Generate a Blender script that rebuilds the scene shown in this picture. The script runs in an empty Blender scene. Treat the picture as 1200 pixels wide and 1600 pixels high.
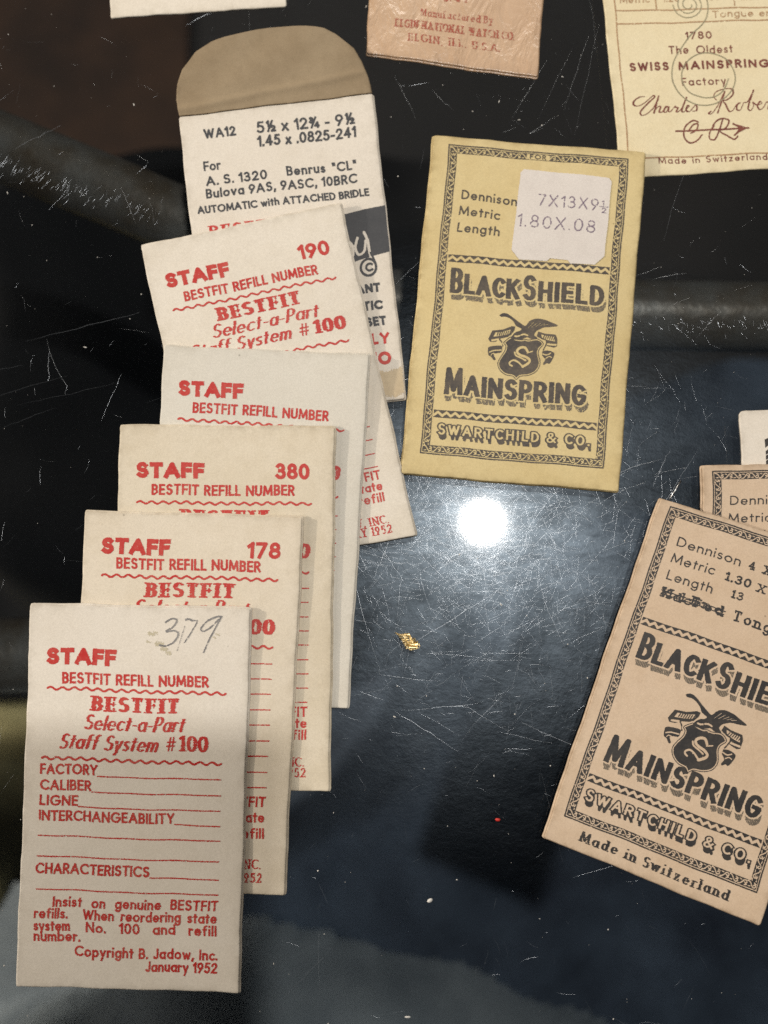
import bpy, math, random
import numpy as np
from mathutils import Vector

# ------------------------------------------------------------------ camera, world, lights, exposure
S = bpy.context.scene
MM = 0.001
rng = np.random.default_rng(7)
random.seed(7)

cam_d = bpy.data.cameras.new('camera')
cam = bpy.data.objects.new('camera', cam_d)
S.collection.objects.link(cam)
cam.location = (0, 0, 200 * MM)
cam.rotation_euler = (math.radians(7.5), 0, 0)
cam_d.sensor_fit = 'HORIZONTAL'
cam_d.sensor_width = 36.0
cam_d.lens = 36.0 * 1750 / 1200
cam_d.clip_start = 0.005
cam_d.clip_end = 50
cam_d.dof.use_dof = True
cam_d.dof.focus_distance = 0.197
cam_d.dof.aperture_fstop = cam_d.lens / 3.2        # an opening of about 3 mm, as on a phone
S.camera = cam

W = bpy.data.worlds.new('World')
S.world = W
W.use_nodes = True
W.node_tree.nodes['Background'].inputs[0].default_value = (0.75, 0.85, 1.0, 1)
W.node_tree.nodes['Background'].inputs[1].default_value = 0.016


def area(name, loc, target, sx, sy, irradiance, color, shape='RECTANGLE', spread=180):
    """An area lamp; its power is set from the irradiance it should give at the table."""
    d = bpy.data.lights.new(name, 'AREA')
    o = bpy.data.objects.new(name, d)
    S.collection.objects.link(o)
    loc = Vector(loc) * MM
    tv = Vector(target) * MM - loc
    o.location = loc
    o.rotation_euler = tv.to_track_quat('-Z', 'Y').to_euler()
    d.shape = shape
    d.size = sx * MM
    d.size_y = sy * MM
    d.spread = math.radians(spread)
    ct = max(0.05, -tv.normalized().z)
    d.energy = irradiance * math.pi * tv.length ** 2 / ct
    d.color = color
    return o


# the round lamp that shows as a white disc in the glass
area('ceiling_lamp', (98, 135, 900), (98, 135, 0), 30, 30, 1.3, (1.0, 0.97, 0.93), 'DISK')
# a low lamp away to the left: the thin shadows to the right of every envelope
area('side_lamp', (-900, 130, 330), (-20, 30, 0), 34, 34, 0.62, (1.0, 0.90, 0.77), 'DISK')
# added soft fill panels, far and left, standing in for the room's ambient light
area('room_fill_far', (120, 1190, 1050), (0, 30, 0), 900, 300, 0.68, (1.0, 0.92, 0.81))
area('room_fill_left', (-1500, -100, 700), (0, 0, 0), 900, 700, 0.42, (1.0, 0.93, 0.85))

S.view_settings.view_transform = 'Standard'
S.view_settings.look = 'None'
S.view_settings.gamma = 1
S.view_settings.exposure = 0.06
try:
    S.view_settings.use_curve_mapping = False
except Exception:
    pass
S.render.engine = 'CYCLES'
S.cycles.use_denoising = False
S.cycles.max_bounces = 10
S.cycles.transparent_max_bounces = 16
S.cycles.caustics_reflective = False
S.cycles.caustics_refractive = False
S.cycles.sample_clamp_indirect = 4


# ------------------------------------------------------------------ materials
def new_mat(name):
    m = bpy.data.materials.new(name)
    m.use_nodes = True
    nt = m.node_tree
    for n in list(nt.nodes):
        nt.nodes.remove(n)
    out = nt.nodes.new('ShaderNodeOutputMaterial')
    return m, nt, out


def N(nt, kind, **kw):
    n = nt.nodes.new(kind)
    for k, v in kw.items():
        if k.startswith('i_'):
            key = k[2:]
            key = int(key) if key.isdigit() else key.replace('_', ' ')
            n.inputs[key].default_value = v
        else:
            setattr(n, k, v)
    return n


def ramp(nt, src, p0, p1, c0=(0, 0, 0, 1), c1=(1, 1, 1, 1)):
    r = N(nt, 'ShaderNodeValToRGB')
    r.color_ramp.elements[0].position = p0
    r.color_ramp.elements[0].color = c0
    r.color_ramp.elements[1].position = p1
    r.color_ramp.elements[1].color = c1
    nt.links.new(src, r.inputs[0])
    return r.outputs[0]


def mixc(nt, fac, a, b, mode='MIX'):
    n = N(nt, 'ShaderNodeMix', data_type='RGBA', blend_type=mode)
    L = nt.links.new
    if hasattr(fac, 'is_output'):
        L(fac, n.inputs[0])
    else:
        n.inputs[0].default_value = fac
    for s, k in ((a, 6), (b, 7)):
        if hasattr(s, 'is_output'):
            L(s, n.inputs[k])
        else:
            n.inputs[k].default_value = (*s[:3], 1)
    return n.outputs[2]


def math_n(nt, op, a, b):
    n = N(nt, 'ShaderNodeMath', operation=op)
    for k, s in enumerate((a, b)):
        if hasattr(s, 'is_output'):
            nt.links.new(s, n.inputs[k])
        else:
            n.inputs[k].default_value = s
    return n.outputs[0]


def srgb(r, g, b):
    f = lambda c: (c / 255 / 12.92) if c <= 10 else (((c / 255) + 0.055) / 1.055) ** 2.4
    return (f(r), f(g), f(b))


def paper(name, base, stain, rough=0.72, mottle=0.35, edge=0.55, bump=0.25, coat=0.0, crinkle=0.0, spec=0.3):
    m, nt, out = new_mat(name)
    L = nt.links.new
    tc = N(nt, 'ShaderNodeTexCoord').outputs['Object']
    big = N(nt, 'ShaderNodeTexNoise', i_Scale=70.0, i_Detail=4.0, i_Roughness=0.6)
    mid = N(nt, 'ShaderNodeTexNoise', i_Scale=420.0, i_Detail=3.0, i_Roughness=0.65)
    fib = N(nt, 'ShaderNodeTexNoise', i_Scale=3200.0, i_Detail=2.0, i_Roughness=0.6)
    spk = N(nt, 'ShaderNodeTexVoronoi', i_Scale=260.0)
    for n in (big, mid, fib, spk):
        L(tc, n.inputs['Vector'])
    f1 = ramp(nt, big.outputs[0], 0.42, 0.72)
    f1 = math_n(nt, 'MULTIPLY', f1, mottle)
    c = mixc(nt, f1, base, stain)
    f2 = math_n(nt, 'MULTIPLY', ramp(nt, mid.outputs[0], 0.45, 0.8), mottle * 0.6)
    c = mixc(nt, f2, c, tuple(x * 0.86 for x in stain))
    g = ramp(nt, fib.outputs[0], 0.3, 0.7, (0.93, 0.93, 0.93, 1), (1.05, 1.05, 1.05, 1))
    c = mixc(nt, 1.0, c, g, 'MULTIPLY')
    at = N(nt, 'ShaderNodeAttribute', attribute_name='edge')
    e = math_n(nt, 'MULTIPLY', at.outputs['Fac'], ramp(nt, mid.outputs[0], 0.3, 0.62))
    c = mixc(nt, math_n(nt, 'MULTIPLY', e, edge), c, tuple(x * 0.55 for x in stain))
    sp = ramp(nt, spk.outputs['Distance'], 0.035, 0.06, (1, 1, 1, 1), (0, 0, 0, 1))
    vc = N(nt, 'ShaderNodeSeparateColor')
    L(spk.outputs['Color'], vc.inputs[0])
    sp = math_n(nt, 'MULTIPLY', sp, ramp(nt, vc.outputs[0], 0.82, 0.9))
    c = mixc(nt, math_n(nt, 'MULTIPLY', sp, 0.5), c, tuple(x * 0.3 for x in stain))
    b = N(nt, 'ShaderNodeBsdfPrincipled', i_Roughness=rough)
    b.inputs['Specular IOR Level'].default_value = spec
    if coat:
        b.inputs['Coat Weight'].default_value = coat
        b.inputs['Coat Roughness'].default_value = 0.22
    L(c, b.inputs['Base Color'])
    h = math_n(nt, 'ADD', math_n(nt, 'MULTIPLY', fib.outputs[0], 0.5), mid.outputs[0])
    bp = N(nt, 'ShaderNodeBump', i_Strength=bump, i_Distance=0.00006)
    L(h, bp.inputs['Height'])
    nrm = bp.outputs[0]
    if crinkle:
        mp = N(nt, 'ShaderNodeMapping')
        mp.inputs['Scale'].default_value = (1.0, 0.45, 1.0)
        mp.inputs['Rotation'].default_value = (0, 0, 0.35)
        L(tc, mp.inputs[0])
        cr = N(nt, 'ShaderNodeTexNoise', i_Scale=240.0, i_Detail=4.0, i_Roughness=0.62, i_Distortion=0.6)
        L(mp.outputs[0], cr.inputs['Vector'])
        b2 = N(nt, 'ShaderNodeBump', i_Strength=1.0, i_Distance=crinkle)
        L(cr.outputs[0], b2.inputs['Height'])
        L(nrm, b2.inputs['Normal'])
        nrm = b2.outputs[0]
        if coat:
            L(nrm, b.inputs['Coat Normal'])
    L(nrm, b.inputs['Normal'])
    L(b.outputs[0], out.inputs[0])
    return m


def ink(name, col, fade, amount=0.35, rough=0.5):
    m, nt, out = new_mat(name)
    L = nt.links.new
    tc = N(nt, 'ShaderNodeTexCoord').outputs['Object']
    n1 = N(nt, 'ShaderNodeTexNoise', i_Scale=260.0, i_Detail=4.0, i_Roughness=0.7)
    n2 = N(nt, 'ShaderNodeTexNoise', i_Scale=2600.0, i_Detail=2.0)
    L(tc, n1.inputs['Vector'])
    L(tc, n2.inputs['Vector'])
    f = math_n(nt, 'MULTIPLY', ramp(nt, n1.outputs[0], 0.38, 0.72), amount)
    f = math_n(nt, 'ADD', f, math_n(nt, 'MULTIPLY', ramp(nt, n2.outputs[0], 0.5, 0.75), amount * 0.6))
    c = mixc(nt, f, col, fade)
    b = N(nt, 'ShaderNodeBsdfPrincipled', i_Roughness=rough)
    b.inputs['Specular IOR Level'].default_value = 0.3
    L(c, b.inputs['Base Color'])
    L(b.outputs[0], out.inputs[0])
    return m


def plain(name, col, rough=0.6, metal=0.0, var=0.3, scale=60.0, bump=0.0, col2=None):
    m, nt, out = new_mat(name)
    L = nt.links.new
    tc = N(nt, 'ShaderNodeTexCoord').outputs['Object']
    n1 = N(nt, 'ShaderNodeTexNoise', i_Scale=scale, i_Detail=5.0, i_Roughness=0.65)
    L(tc, n1.inputs['Vector'])
    c = mixc(nt, math_n(nt, 'MULTIPLY', ramp(nt, n1.outputs[0], 0.35, 0.7), 1.0 if col2 else var), col, col2 or tuple(x * 0.5 for x in col))
    b = N(nt, 'ShaderNodeBsdfPrincipled', i_Roughness=rough, i_Metallic=metal)
    L(c, b.inputs['Base Color'])
    if bump:
        bp = N(nt, 'ShaderNodeBump', i_Strength=0.6, i_Distance=bump)
        L(n1.outputs[0], bp.inputs['Height'])
        L(bp.outputs[0], b.inputs['Normal'])
    L(b.outputs[0], out.inputs[0])
    return m


def glass_mat():
    """Clear glass seen from straight above: a mirror by Fresnel over the clear body, with worn, smeared patches that scatter the lamp."""
    m, nt, out = new_mat('worn_glass')
    L = nt.links.new
    tc = N(nt, 'ShaderNodeTexCoord').outputs['Object']
    clear = N(nt, 'ShaderNodeBsdfTransparent')
    clear.inputs[0].default_value = (0.88, 0.895, 0.90, 1)
    sharp = N(nt, 'ShaderNodeBsdfGlossy', i_Roughness=0.03)
    fr = N(nt, 'ShaderNodeFresnel', i_IOR=1.5)
    geo = N(nt, 'ShaderNodeNewGeometry')
    # fine wavy wear in the surface
    mp = N(nt, 'ShaderNodeMapping')
    mp.inputs['Scale'].default_value = (1.0, 2.0, 1.0)
    mp.inputs['Rotation'].default_value = (0, 0, 0.3)
    L(tc, mp.inputs[0])
    st = N(nt, 'ShaderNodeTexNoise', i_Scale=240.0, i_Detail=6.0, i_Roughness=0.72, i_Distortion=1.2)
    L(mp.outputs[0], st.inputs['Vector'])
    pa = N(nt, 'ShaderNodeTexNoise', i_Scale=34.0, i_Detail=6.0, i_Roughness=0.62, i_Distortion=0.8)
    L(tc, pa.inputs['Vector'])
    sc = N(nt, 'ShaderNodeTexNoise', i_Scale=1500.0, i_Detail=2.0, i_Roughness=0.7)
    L(tc, sc.inputs['Vector'])
    bp = N(nt, 'ShaderNodeBump', i_Strength=0.6, i_Distance=0.00003)
    L(math_n(nt, 'ADD', st.outputs[0], sc.outputs[0]), bp.inputs['Height'])
    rough = N(nt, 'ShaderNodeBsdfGlossy', i_Roughness=0.30, distribution='BECKMANN')
    rough.inputs[0].default_value = (0.72, 0.86, 1.0, 1)
    L(bp.outputs[0], rough.inputs['Normal'])
    glow = N(nt, 'ShaderNodeBsdfGlossy', i_Roughness=0.20, distribution='BECKMANN')
    glow.inputs[0].default_value = (0.72, 0.87, 1.0, 1)
    base = N(nt, 'ShaderNodeMixShader')
    L(fr.outputs[0], base.inputs[0])
    L(clear.outputs[0], base.inputs[1])
    L(sharp.outputs[0], base.inputs[2])
    # wear haze set strongest around the lamp's spot, to shape its glow there
    vm = N(nt, 'ShaderNodeVectorMath', operation='DISTANCE')
    L(tc, vm.inputs[0])
    vm.inputs[1].default_value = (0.022, 0.012, 0)
    mid = ramp(nt, math_n(nt, 'ADD', math_n(nt, 'MULTIPLY', vm.outputs['Value'], 10.0), math_n(nt, 'MULTIPLY', math_n(nt, 'SUBTRACT', pa.outputs[0], 0.5), 0.6)), 0.12, 0.75, (1, 1, 1, 1), (0.10, 0.10, 0.10, 1))
    patch = math_n(nt, 'MULTIPLY', ramp(nt, pa.outputs[0], 0.36, 0.70), mid)
    fine = ramp(nt, st.outputs[0], 0.28, 0.86)
    w = math_n(nt, 'MULTIPLY', math_n(nt, 'ADD', math_n(nt, 'MULTIPLY', patch, 0.8), math_n(nt, 'MULTIPLY', mid, 0.2)), math_n(nt, 'ADD', math_n(nt, 'MULTIPLY', fine, 0.8), 0.2))
    worn = N(nt, 'ShaderNodeMixShader')
    L(math_n(nt, 'MULTIPLY', w, 0.046), worn.inputs[0])
    L(base.outputs[0], worn.inputs[1])
    L(rough.outputs[0], worn.inputs[2])
    halo = N(nt, 'ShaderNodeMixShader')
    L(math_n(nt, 'MULTIPLY', math_n(nt, 'ADD', math_n(nt, 'MULTIPLY', fine, 0.7), 0.3), 0.005), halo.inputs[0])
    L(worn.outputs[0], halo.inputs[1])
    L(glow.outputs[0], halo.inputs[2])
    dust = N(nt, 'ShaderNodeBsdfDiffuse')
    dust.inputs[0].default_value = (0.6, 0.62, 0.66, 1)
    d = math_n(nt, 'MULTIPLY', math_n(nt, 'MULTIPLY', patch, fine), 0.008)
    fin = N(nt, 'ShaderNodeMixShader')
    L(d, fin.inputs[0])
    L(halo.outputs[0], fin.inputs[1])
    L(dust.outputs[0], fin.inputs[2])
    L(fin.outputs[0], out.inputs[0])
    return m


def scratch_mat():
    m, nt, out = new_mat('scratched_glass')
    L = nt.links.new
    clear = N(nt, 'ShaderNodeBsdfTransparent')
    g = N(nt, 'ShaderNodeBsdfGlossy', i_Roughness=0.26)
    g.inputs[0].default_value = (0.9, 0.95, 1.0, 1)
    d = N(nt, 'ShaderNodeBsdfDiffuse')
    d.inputs[0].default_value = (0.5, 0.52, 0.55, 1)
    a = N(nt, 'ShaderNodeMixShader', i_0=0.24)
    L(clear.outputs[0], a.inputs[1])
    L(g.outputs[0], a.inputs[2])
    b = N(nt, 'ShaderNodeMixShader', i_0=0.03)
    L(a.outputs[0], b.inputs[1])
    L(d.outputs[0], b.inputs[2])
    L(b.outputs[0], out.inputs[0])
    return m


M = {}
M['cream'] = paper('cream_paper', srgb(236, 227, 212), srgb(220, 207, 184))
M['ivory'] = paper('ivory_paper', srgb(234, 225, 211), srgb(218, 205, 184), mottle=0.3)
M['white'] = paper('off_white_paper', srgb(226, 220, 207), srgb(212, 203, 184), mottle=0.25, edge=0.35)
M['cream_dull'] = paper('dull_cream_paper', srgb(229, 217, 195), srgb(210, 194, 164), mottle=0.45)
M['cream_warm'] = paper('warm_cream_paper', srgb(232, 220, 200), srgb(214, 198, 170), mottle=0.4)
M['kraft'] = paper('brown_inner_paper', srgb(164, 145, 117), srgb(140, 119, 90), mottle=0.5)
M['yellow'] = paper('yellow_paper', srgb(223, 203, 152), srgb(207, 181, 124), mottle=0.45, edge=0.8)
M['tan'] = paper('tan_paper', srgb(219, 195, 168), srgb(200, 170, 136), mottle=0.4, edge=0.7, bump=0.4)
M['butter'] = paper('butter_paper', srgb(238, 224, 188), srgb(228, 208, 164), mottle=0.4)
M['shiny'] = paper('glazed_brown_paper', srgb(206, 172, 138), srgb(188, 151, 116), rough=0.36, mottle=0.4, coat=0.9, crinkle=0.0004, spec=0.5)
M['sticker'] = paper('sticker_paper', srgb(230, 222, 214), srgb(212, 202, 194), mottle=0.35, edge=0.3)
M['red'] = ink('red_ink', srgb(194, 46, 42), srgb(210, 108, 94), 0.5)
M['black'] = ink('black_ink', srgb(44, 42, 42), srgb(92, 84, 74), 0.35)
M['slate'] = ink('slate_ink', srgb(66, 67, 70), srgb(84, 84, 86), 0.5)
M['shade'] = ink('hatched_ink', srgb(96, 88, 78), srgb(130, 116, 94), 0.5)
M['grey'] = ink('grey_ink', srgb(66, 60, 56), srgb(124, 110, 90), 0.5)
M['purple'] = ink('purple_ink', srgb(112, 94, 116), srgb(168, 152, 160), 0.6)
M['brown'] = ink('brown_ink', srgb(112, 52, 44), srgb(160, 104, 84), 0.5)
M['pale_brown'] = ink('pale_brown_ink', srgb(170, 132, 96), srgb(204, 174, 130), 0.5)
M['line'] = ink('grey_line_ink', srgb(142, 136, 108), srgb(182, 172, 138), 0.5)
M['faded_red'] = ink('faded_red_ink', srgb(166, 76, 60), srgb(176, 112, 84), 0.6, 0.35)
M['pencil'] = ink('pencil', srgb(116, 114, 116), srgb(170, 166, 160), 0.7, 0.45)
M['smudge'] = ink('rubbed_smudge', srgb(196, 186, 160), srgb(208, 198, 174), 0.6)
M['gold'] = plain('gold_leaf', (0.98, 0.80, 0.46), 0.42, 1.0, 0.15, 900.0)
M['steel'] = plain('bright_steel', (0.75, 0.75, 0.74), 0.3, 1.0, 0.2, 400.0)
M['redspeck'] = plain('red_paint', srgb(205, 50, 40), 0.5)
M['dust'] = plain('dust', (0.75, 0.72, 0.66), 0.8)
M['glass'] = glass_mat()
M['scratch'] = scratch_mat()
M['bar'] = plain('worn_dark_steel', srgb(144, 142, 136), 0.38, 0.25, 0.5, 80.0, 0.0010, srgb(112, 98, 80))
M['navy'] = plain('navy_cloth', srgb(94, 107, 124), 0.95, 0.0, 0.6, 26.0, 0.0, srgb(52, 60, 74))
M['pale'] = plain('grey_blue_cloth', srgb(186, 194, 198), 0.95, 0.0, 0.4, 18.0, 0.0, srgb(138, 148, 156))
M['blackcloth'] = plain('black_cloth', srgb(14, 14, 16), 0.9, 0.0, 0.5, 20.0)
M['floor'] = plain('dark_brown_floor', srgb(32, 28, 27), 0.7, 0.0, 0.6, 9.0, 0.0, srgb(20, 19, 20))
M['olive'] = plain('olive_cloth', srgb(190, 180, 132), 0.9, 0.0, 0.4, 14.0, 0.0, srgb(150, 134, 92))
M['phone'] = plain('black_phone_shell', (0.02, 0.02, 0.022), 0.3)


# ------------------------------------------------------------------ a skeleton alphabet, drawn as pen strokes
def A(cx, cy, rx, ry, t0, t1, n=None):
    n = n or max(4, int(abs(t1 - t0) / 20))
    return [(cx + rx * math.cos(math.radians(t0 + (t1 - t0) * i / n)), cy + ry * math.sin(math.radians(t0 + (t1 - t0) * i / n))) for i in range(n + 1)]


X = 0.63
G = {
    'A': (.80, [[(0, 0), (.40, 1), (.80, 0)], [(.15, .32), (.65, .32)]]),
    'B': (.52, [[(0, 0), (0, 1)], [(0, 1), (.24, 1)] + A(.24, .76, .24, .24, 90, -90) + [(0, .52)], [(0, .52)] + A(.26, .26, .26, .26, 90, -90) + [(0, 0)]]),
    'C': (.80, [A(.48, .5, .48, .5, 48, 312)]),
    'D': (.68, [[(0, 0), (0, 1), (.22, 1)] + A(.22, .5, .46, .5, 90, -90) + [(0, 0)]]),
    'E': (.46, [[(0, 0), (0, 1)], [(0, 1), (.46, 1)], [(0, .52), (.42, .52)], [(0, 0), (.46, 0)]]),
    'F': (.46, [[(0, 0), (0, 1)], [(0, 1), (.46, 1)], [(0, .50), (.42, .50)]]),
    'G': (.92, [A(.48, .5, .48, .5, 48, 348) + [(.93, .46), (.56, .46)]]),
    'H': (.64, [[(0, 0), (0, 1)], [(.64, 0), (.64, 1)], [(0, .52), (.64, .52)]]),
    'I': (.0, [[(0, 0), (0, 1)]]),
    'J': (.38, [[(.38, 1), (.38, .22)] + A(.18, .2, .2, .2, 0, -150)]),
    'K': (.58, [[(0, 0), (0, 1)], [(.55, 1), (.02, .42)], [(.2, .6), (.58, 0)]]),
    'L': (.42, [[(0, 1), (0, 0)], [(0, 0), (.42, 0)]]),
    'M': (.90, [[(0, 0), (.07, 1), (.45, .12), (.83, 1), (.90, 0)]]),
    'N': (.70, [[(0, 0), (0, 1), (.70, 0), (.70, 1)]]),
    'O': (.98, [A(.49, .5, .49, .5, 0, 360)]),
    'P': (.50, [[(0, 0), (0, 1)], [(0, 1), (.24, 1)] + A(.24, .73, .26, .27, 90, -90) + [(0, .46)]]),
    'Q': (.98, [A(.49, .5, .49, .5, 0, 360), [(.6, .25), (.95, -.08)]]),
    'R': (.54, [[(0, 0), (0, 1)], [(0, 1), (.24, 1)] + A(.24, .74, .26, .26, 90, -90) + [(0, .48)], [(.24, .48), (.54, 0)]]),
    'S': (.56, [A(.28, .755, .24, .245, 35, 270) + A(.285, .255, .27, .255, 88, -145)]),
    'T': (.60, [[(0, 1), (.60, 1)], [(.30, 1), (.30, 0)]]),
    'U': (.60, [[(0, 1), (0, .30)] + A(.3, .3, .3, .3, 180, 360) + [(.6, 1)]]),
    'V': (.72, [[(0, 1), (.36, 0), (.72, 1)]]),
    'W': (1.08, [[(0, 1), (.28, 0), (.54, .95), (.80, 0), (1.08, 1)]]),
    'X': (.66, [[(0, 0), (.64, 1)], [(.02, 1), (.66, 0)]]),
    'Y': (.66, [[(0, 1), (.33, .46), (.66, 1)], [(.33, .46), (.33, 0)]]),
    'Z': (.60, [[(0, 1), (.58, 1), (0, 0), (.60, 0)]]),
    'a': (.54, [A(.27, X / 2, .27, X / 2, 0, 360), [(.54, X), (.54, 0)]]),
    'b': (.54, [[(0, 0), (0, 1)], A(.27, X / 2, .27, X / 2, 0, 360)]),
    'c': (.46, [A(.29, X / 2, .29, X / 2, 50, 310)]),
    'd': (.54, [[(.54, 0), (.54, 1)], A(.27, X / 2, .27, X / 2, 0, 360)]),
    'e': (.55, [[(.01, X * .5), (.55, X * .5)] + A(.28, X / 2, .27, X / 2, 0, 315)]),
    'f': (.32, [[(.12, 0), (.12, .80)] + A(.28, .82, .16, .18, 180, 70), [(0, X), (.28, X)]]),
    'g': (.54, [A(.27, X / 2, .27, X / 2, 0, 360), [(.54, X), (.54, -.04)] + A(.28, -.05, .26, .24, 0, -150)]),
    'h': (.46, [[(0, 0), (0, 1)], [(0, .30)] + A(.23, .38, .23, .25, 180, 0) + [(.46, 0)]]),
    'i': (.0, [[(0, 0), (0, X - .04)], [(0, .93), (0, .97)]]),
    'j': (.10, [[(.1, X), (.1, -.1)] + A(-.05, -.12, .15, .15, 0, -120), [(.1, .86), (.1, .90)]]),
    'k': (.46, [[(0, 0), (0, 1)], [(.42, X), (.02, .26)], [(.15, .4), (.46, 0)]]),
    'l': (.0, [[(0, 0), (0, 1)]]),
    'm': (.80, [[(0, 0), (0, X)], [(0, .30)] + A(.20, .40, .20, .23, 180, 0) + [(.40, 0)], [(.40, .30)] + A(.60, .40, .20, .23, 180, 0) + [(.80, 0)]]),
    'n': (.46, [[(0, 0), (0, X)], [(0, .30)] + A(.23, .39, .23, .24, 180, 0) + [(.46, 0)]]),
    'o': (.58, [A(.29, X / 2, .29, X / 2, 0, 360)]),
    'p': (.54, [[(0, -.3), (0, X)], A(.27, X / 2, .27, X / 2, 0, 360)]),
    'q': (.54, [[(.54, -.3), (.54, X)], A(.27, X / 2, .27, X / 2, 0, 360)]),
    'r': (.28, [[(0, 0), (0, X)], [(0, .32)] + A(.2, .40, .2, .22, 180, 60)]),
    's': (.36, [A(.18, X * .755, .155, X * .245, 35, 270) + A(.18, X * .255, .175, X * .255, 88, -145)]),
    't': (.28, [[(.13, 0), (.13, .88)], [(0, X), (.28, X)]]),
    'u': (.46, [[(0, X), (0, .23)] + A(.23, .23, .23, .23, 180, 360), [(.46, X), (.46, 0)]]),
    'v': (.48, [[(0, X), (.24, 0), (.48, X)]]),
    'w': (.76, [[(0, X), (.2, 0), (.38, X * .95), (.56, 0), (.76, X)]]),
    'x': (.46, [[(0, 0), (.44, X)], [(.02, X), (.46, 0)]]),
    'y': (.48, [[(0, X), (.25, .02)], [(.48, X), (.15, -.3)]]),
    'z': (.42, [[(0, X), (.4, X), (0, 0), (.42, 0)]]),
    '0': (.56, [A(.28, .5, .28, .5, 0, 360)]),
    '1': (.22, [[(0, .80), (.22, 1)], [(.22, 1), (.22, 0)]]),
    '2': (.54, [A(.27, .73, .25, .27, 170, -35) + [(0, 0)], [(0, 0), (.54, 0)]]),
    '3': (.52, [A(.24, .76, .22, .24, 150, -80) + [(.2, .52)], [(.2, .53)] + A(.24, .26, .28, .27, 85, -150)]),
    '4': (.60, [[(.44, 0), (.44, 1), (0, .28), (.60, .28)]]),
    '5': (.52, [[(.48, 1), (.13, 1), (.06, .56)] + A(.24, .32, .28, .32, 125, -145)]),
    '6': (.54, [[(.40, 1), (.06, .46)] + A(.27, .29, .27, .29, 150, 510)]),
    '7': (.52, [[(0, 1), (.52, 1), (.14, 0)]]),
    '8': (.54, [A(.27, .76, .22, .24, 0, 360), A(.27, .26, .27, .26, 0, 360)]),
    '9': (.54, [[(.14, 0), (.48, .54)] + A(.27, .71, .27, .29, -30, 330)]),
    '.': (.0, [[(0, 0), (0, .04)]]),
    ',': (.06, [[(.06, .06), (0, -.16)]]),
    '-': (.26, [[(0, .36), (.26, .36)]]),
    '#': (.66, [[(.14, 0), (.26, 1)], [(.42, 0), (.54, 1)], [(0, .34), (.60, .34)], [(.06, .66), (.66, .66)]]),
    '/': (.40, [[(0, -.05), (.4, 1.05)]]),
    '"': (.20, [[(0, 1), (.03, .76)], [(.18, 1), (.2, .76)]]),
    '&': (.74, [[(.70, 0), (.16, .66)] + A(.30, .80, .17, .20, 215, -35) + [(.10, .38)] + A(.27, .24, .25, .24, 145, 310) + [(.70, .46)]]),
    '(': (.2, [A(.4, .5, .4, .62, 130, 230)]),
    ')': (.2, [A(-.2, .5, .4, .62, 50, -50)]),
}


def _frac(a, b):
    sc = lambda g, ox, oy: [[(x * .52 + ox, y * .5 + oy) for x, y in s] for s in G[g][1]]
    return (.74, sc(a, .02 if a == '3' else .08, .5) + [[(.12, 0), (.56, 1)]] + sc(b, .46, 0))


G['\u00bd'] = _frac('1', '2')
G['\u00be'] = _frac('3', '4')


# ------------------------------------------------------------------ ink fields: positive where there is ink; contours become meshes
def smooth_noise(h, w, cell, seed):
    r = np.random.default_rng(seed)
    gh, gw = int(h / cell) + 3, int(w / cell) + 3
    g = r.random((gh, gw))
    y = np.arange(h) / cell
    x = np.arange(w) / cell
    yi, xi = y.astype(int), x.astype(int)
    fy, fx = y - yi, x - xi
    fy, fx = fy * fy * (3 - 2 * fy), fx * fx * (3 - 2 * fx)
    a = g[yi][:, xi] * (1 - fx) + g[yi][:, xi + 1] * fx
    b = g[yi + 1][:, xi] * (1 - fx) + g[yi + 1][:, xi + 1] * fx
    return a * (1 - fy)[:, None] + b * fy[:, None]


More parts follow.
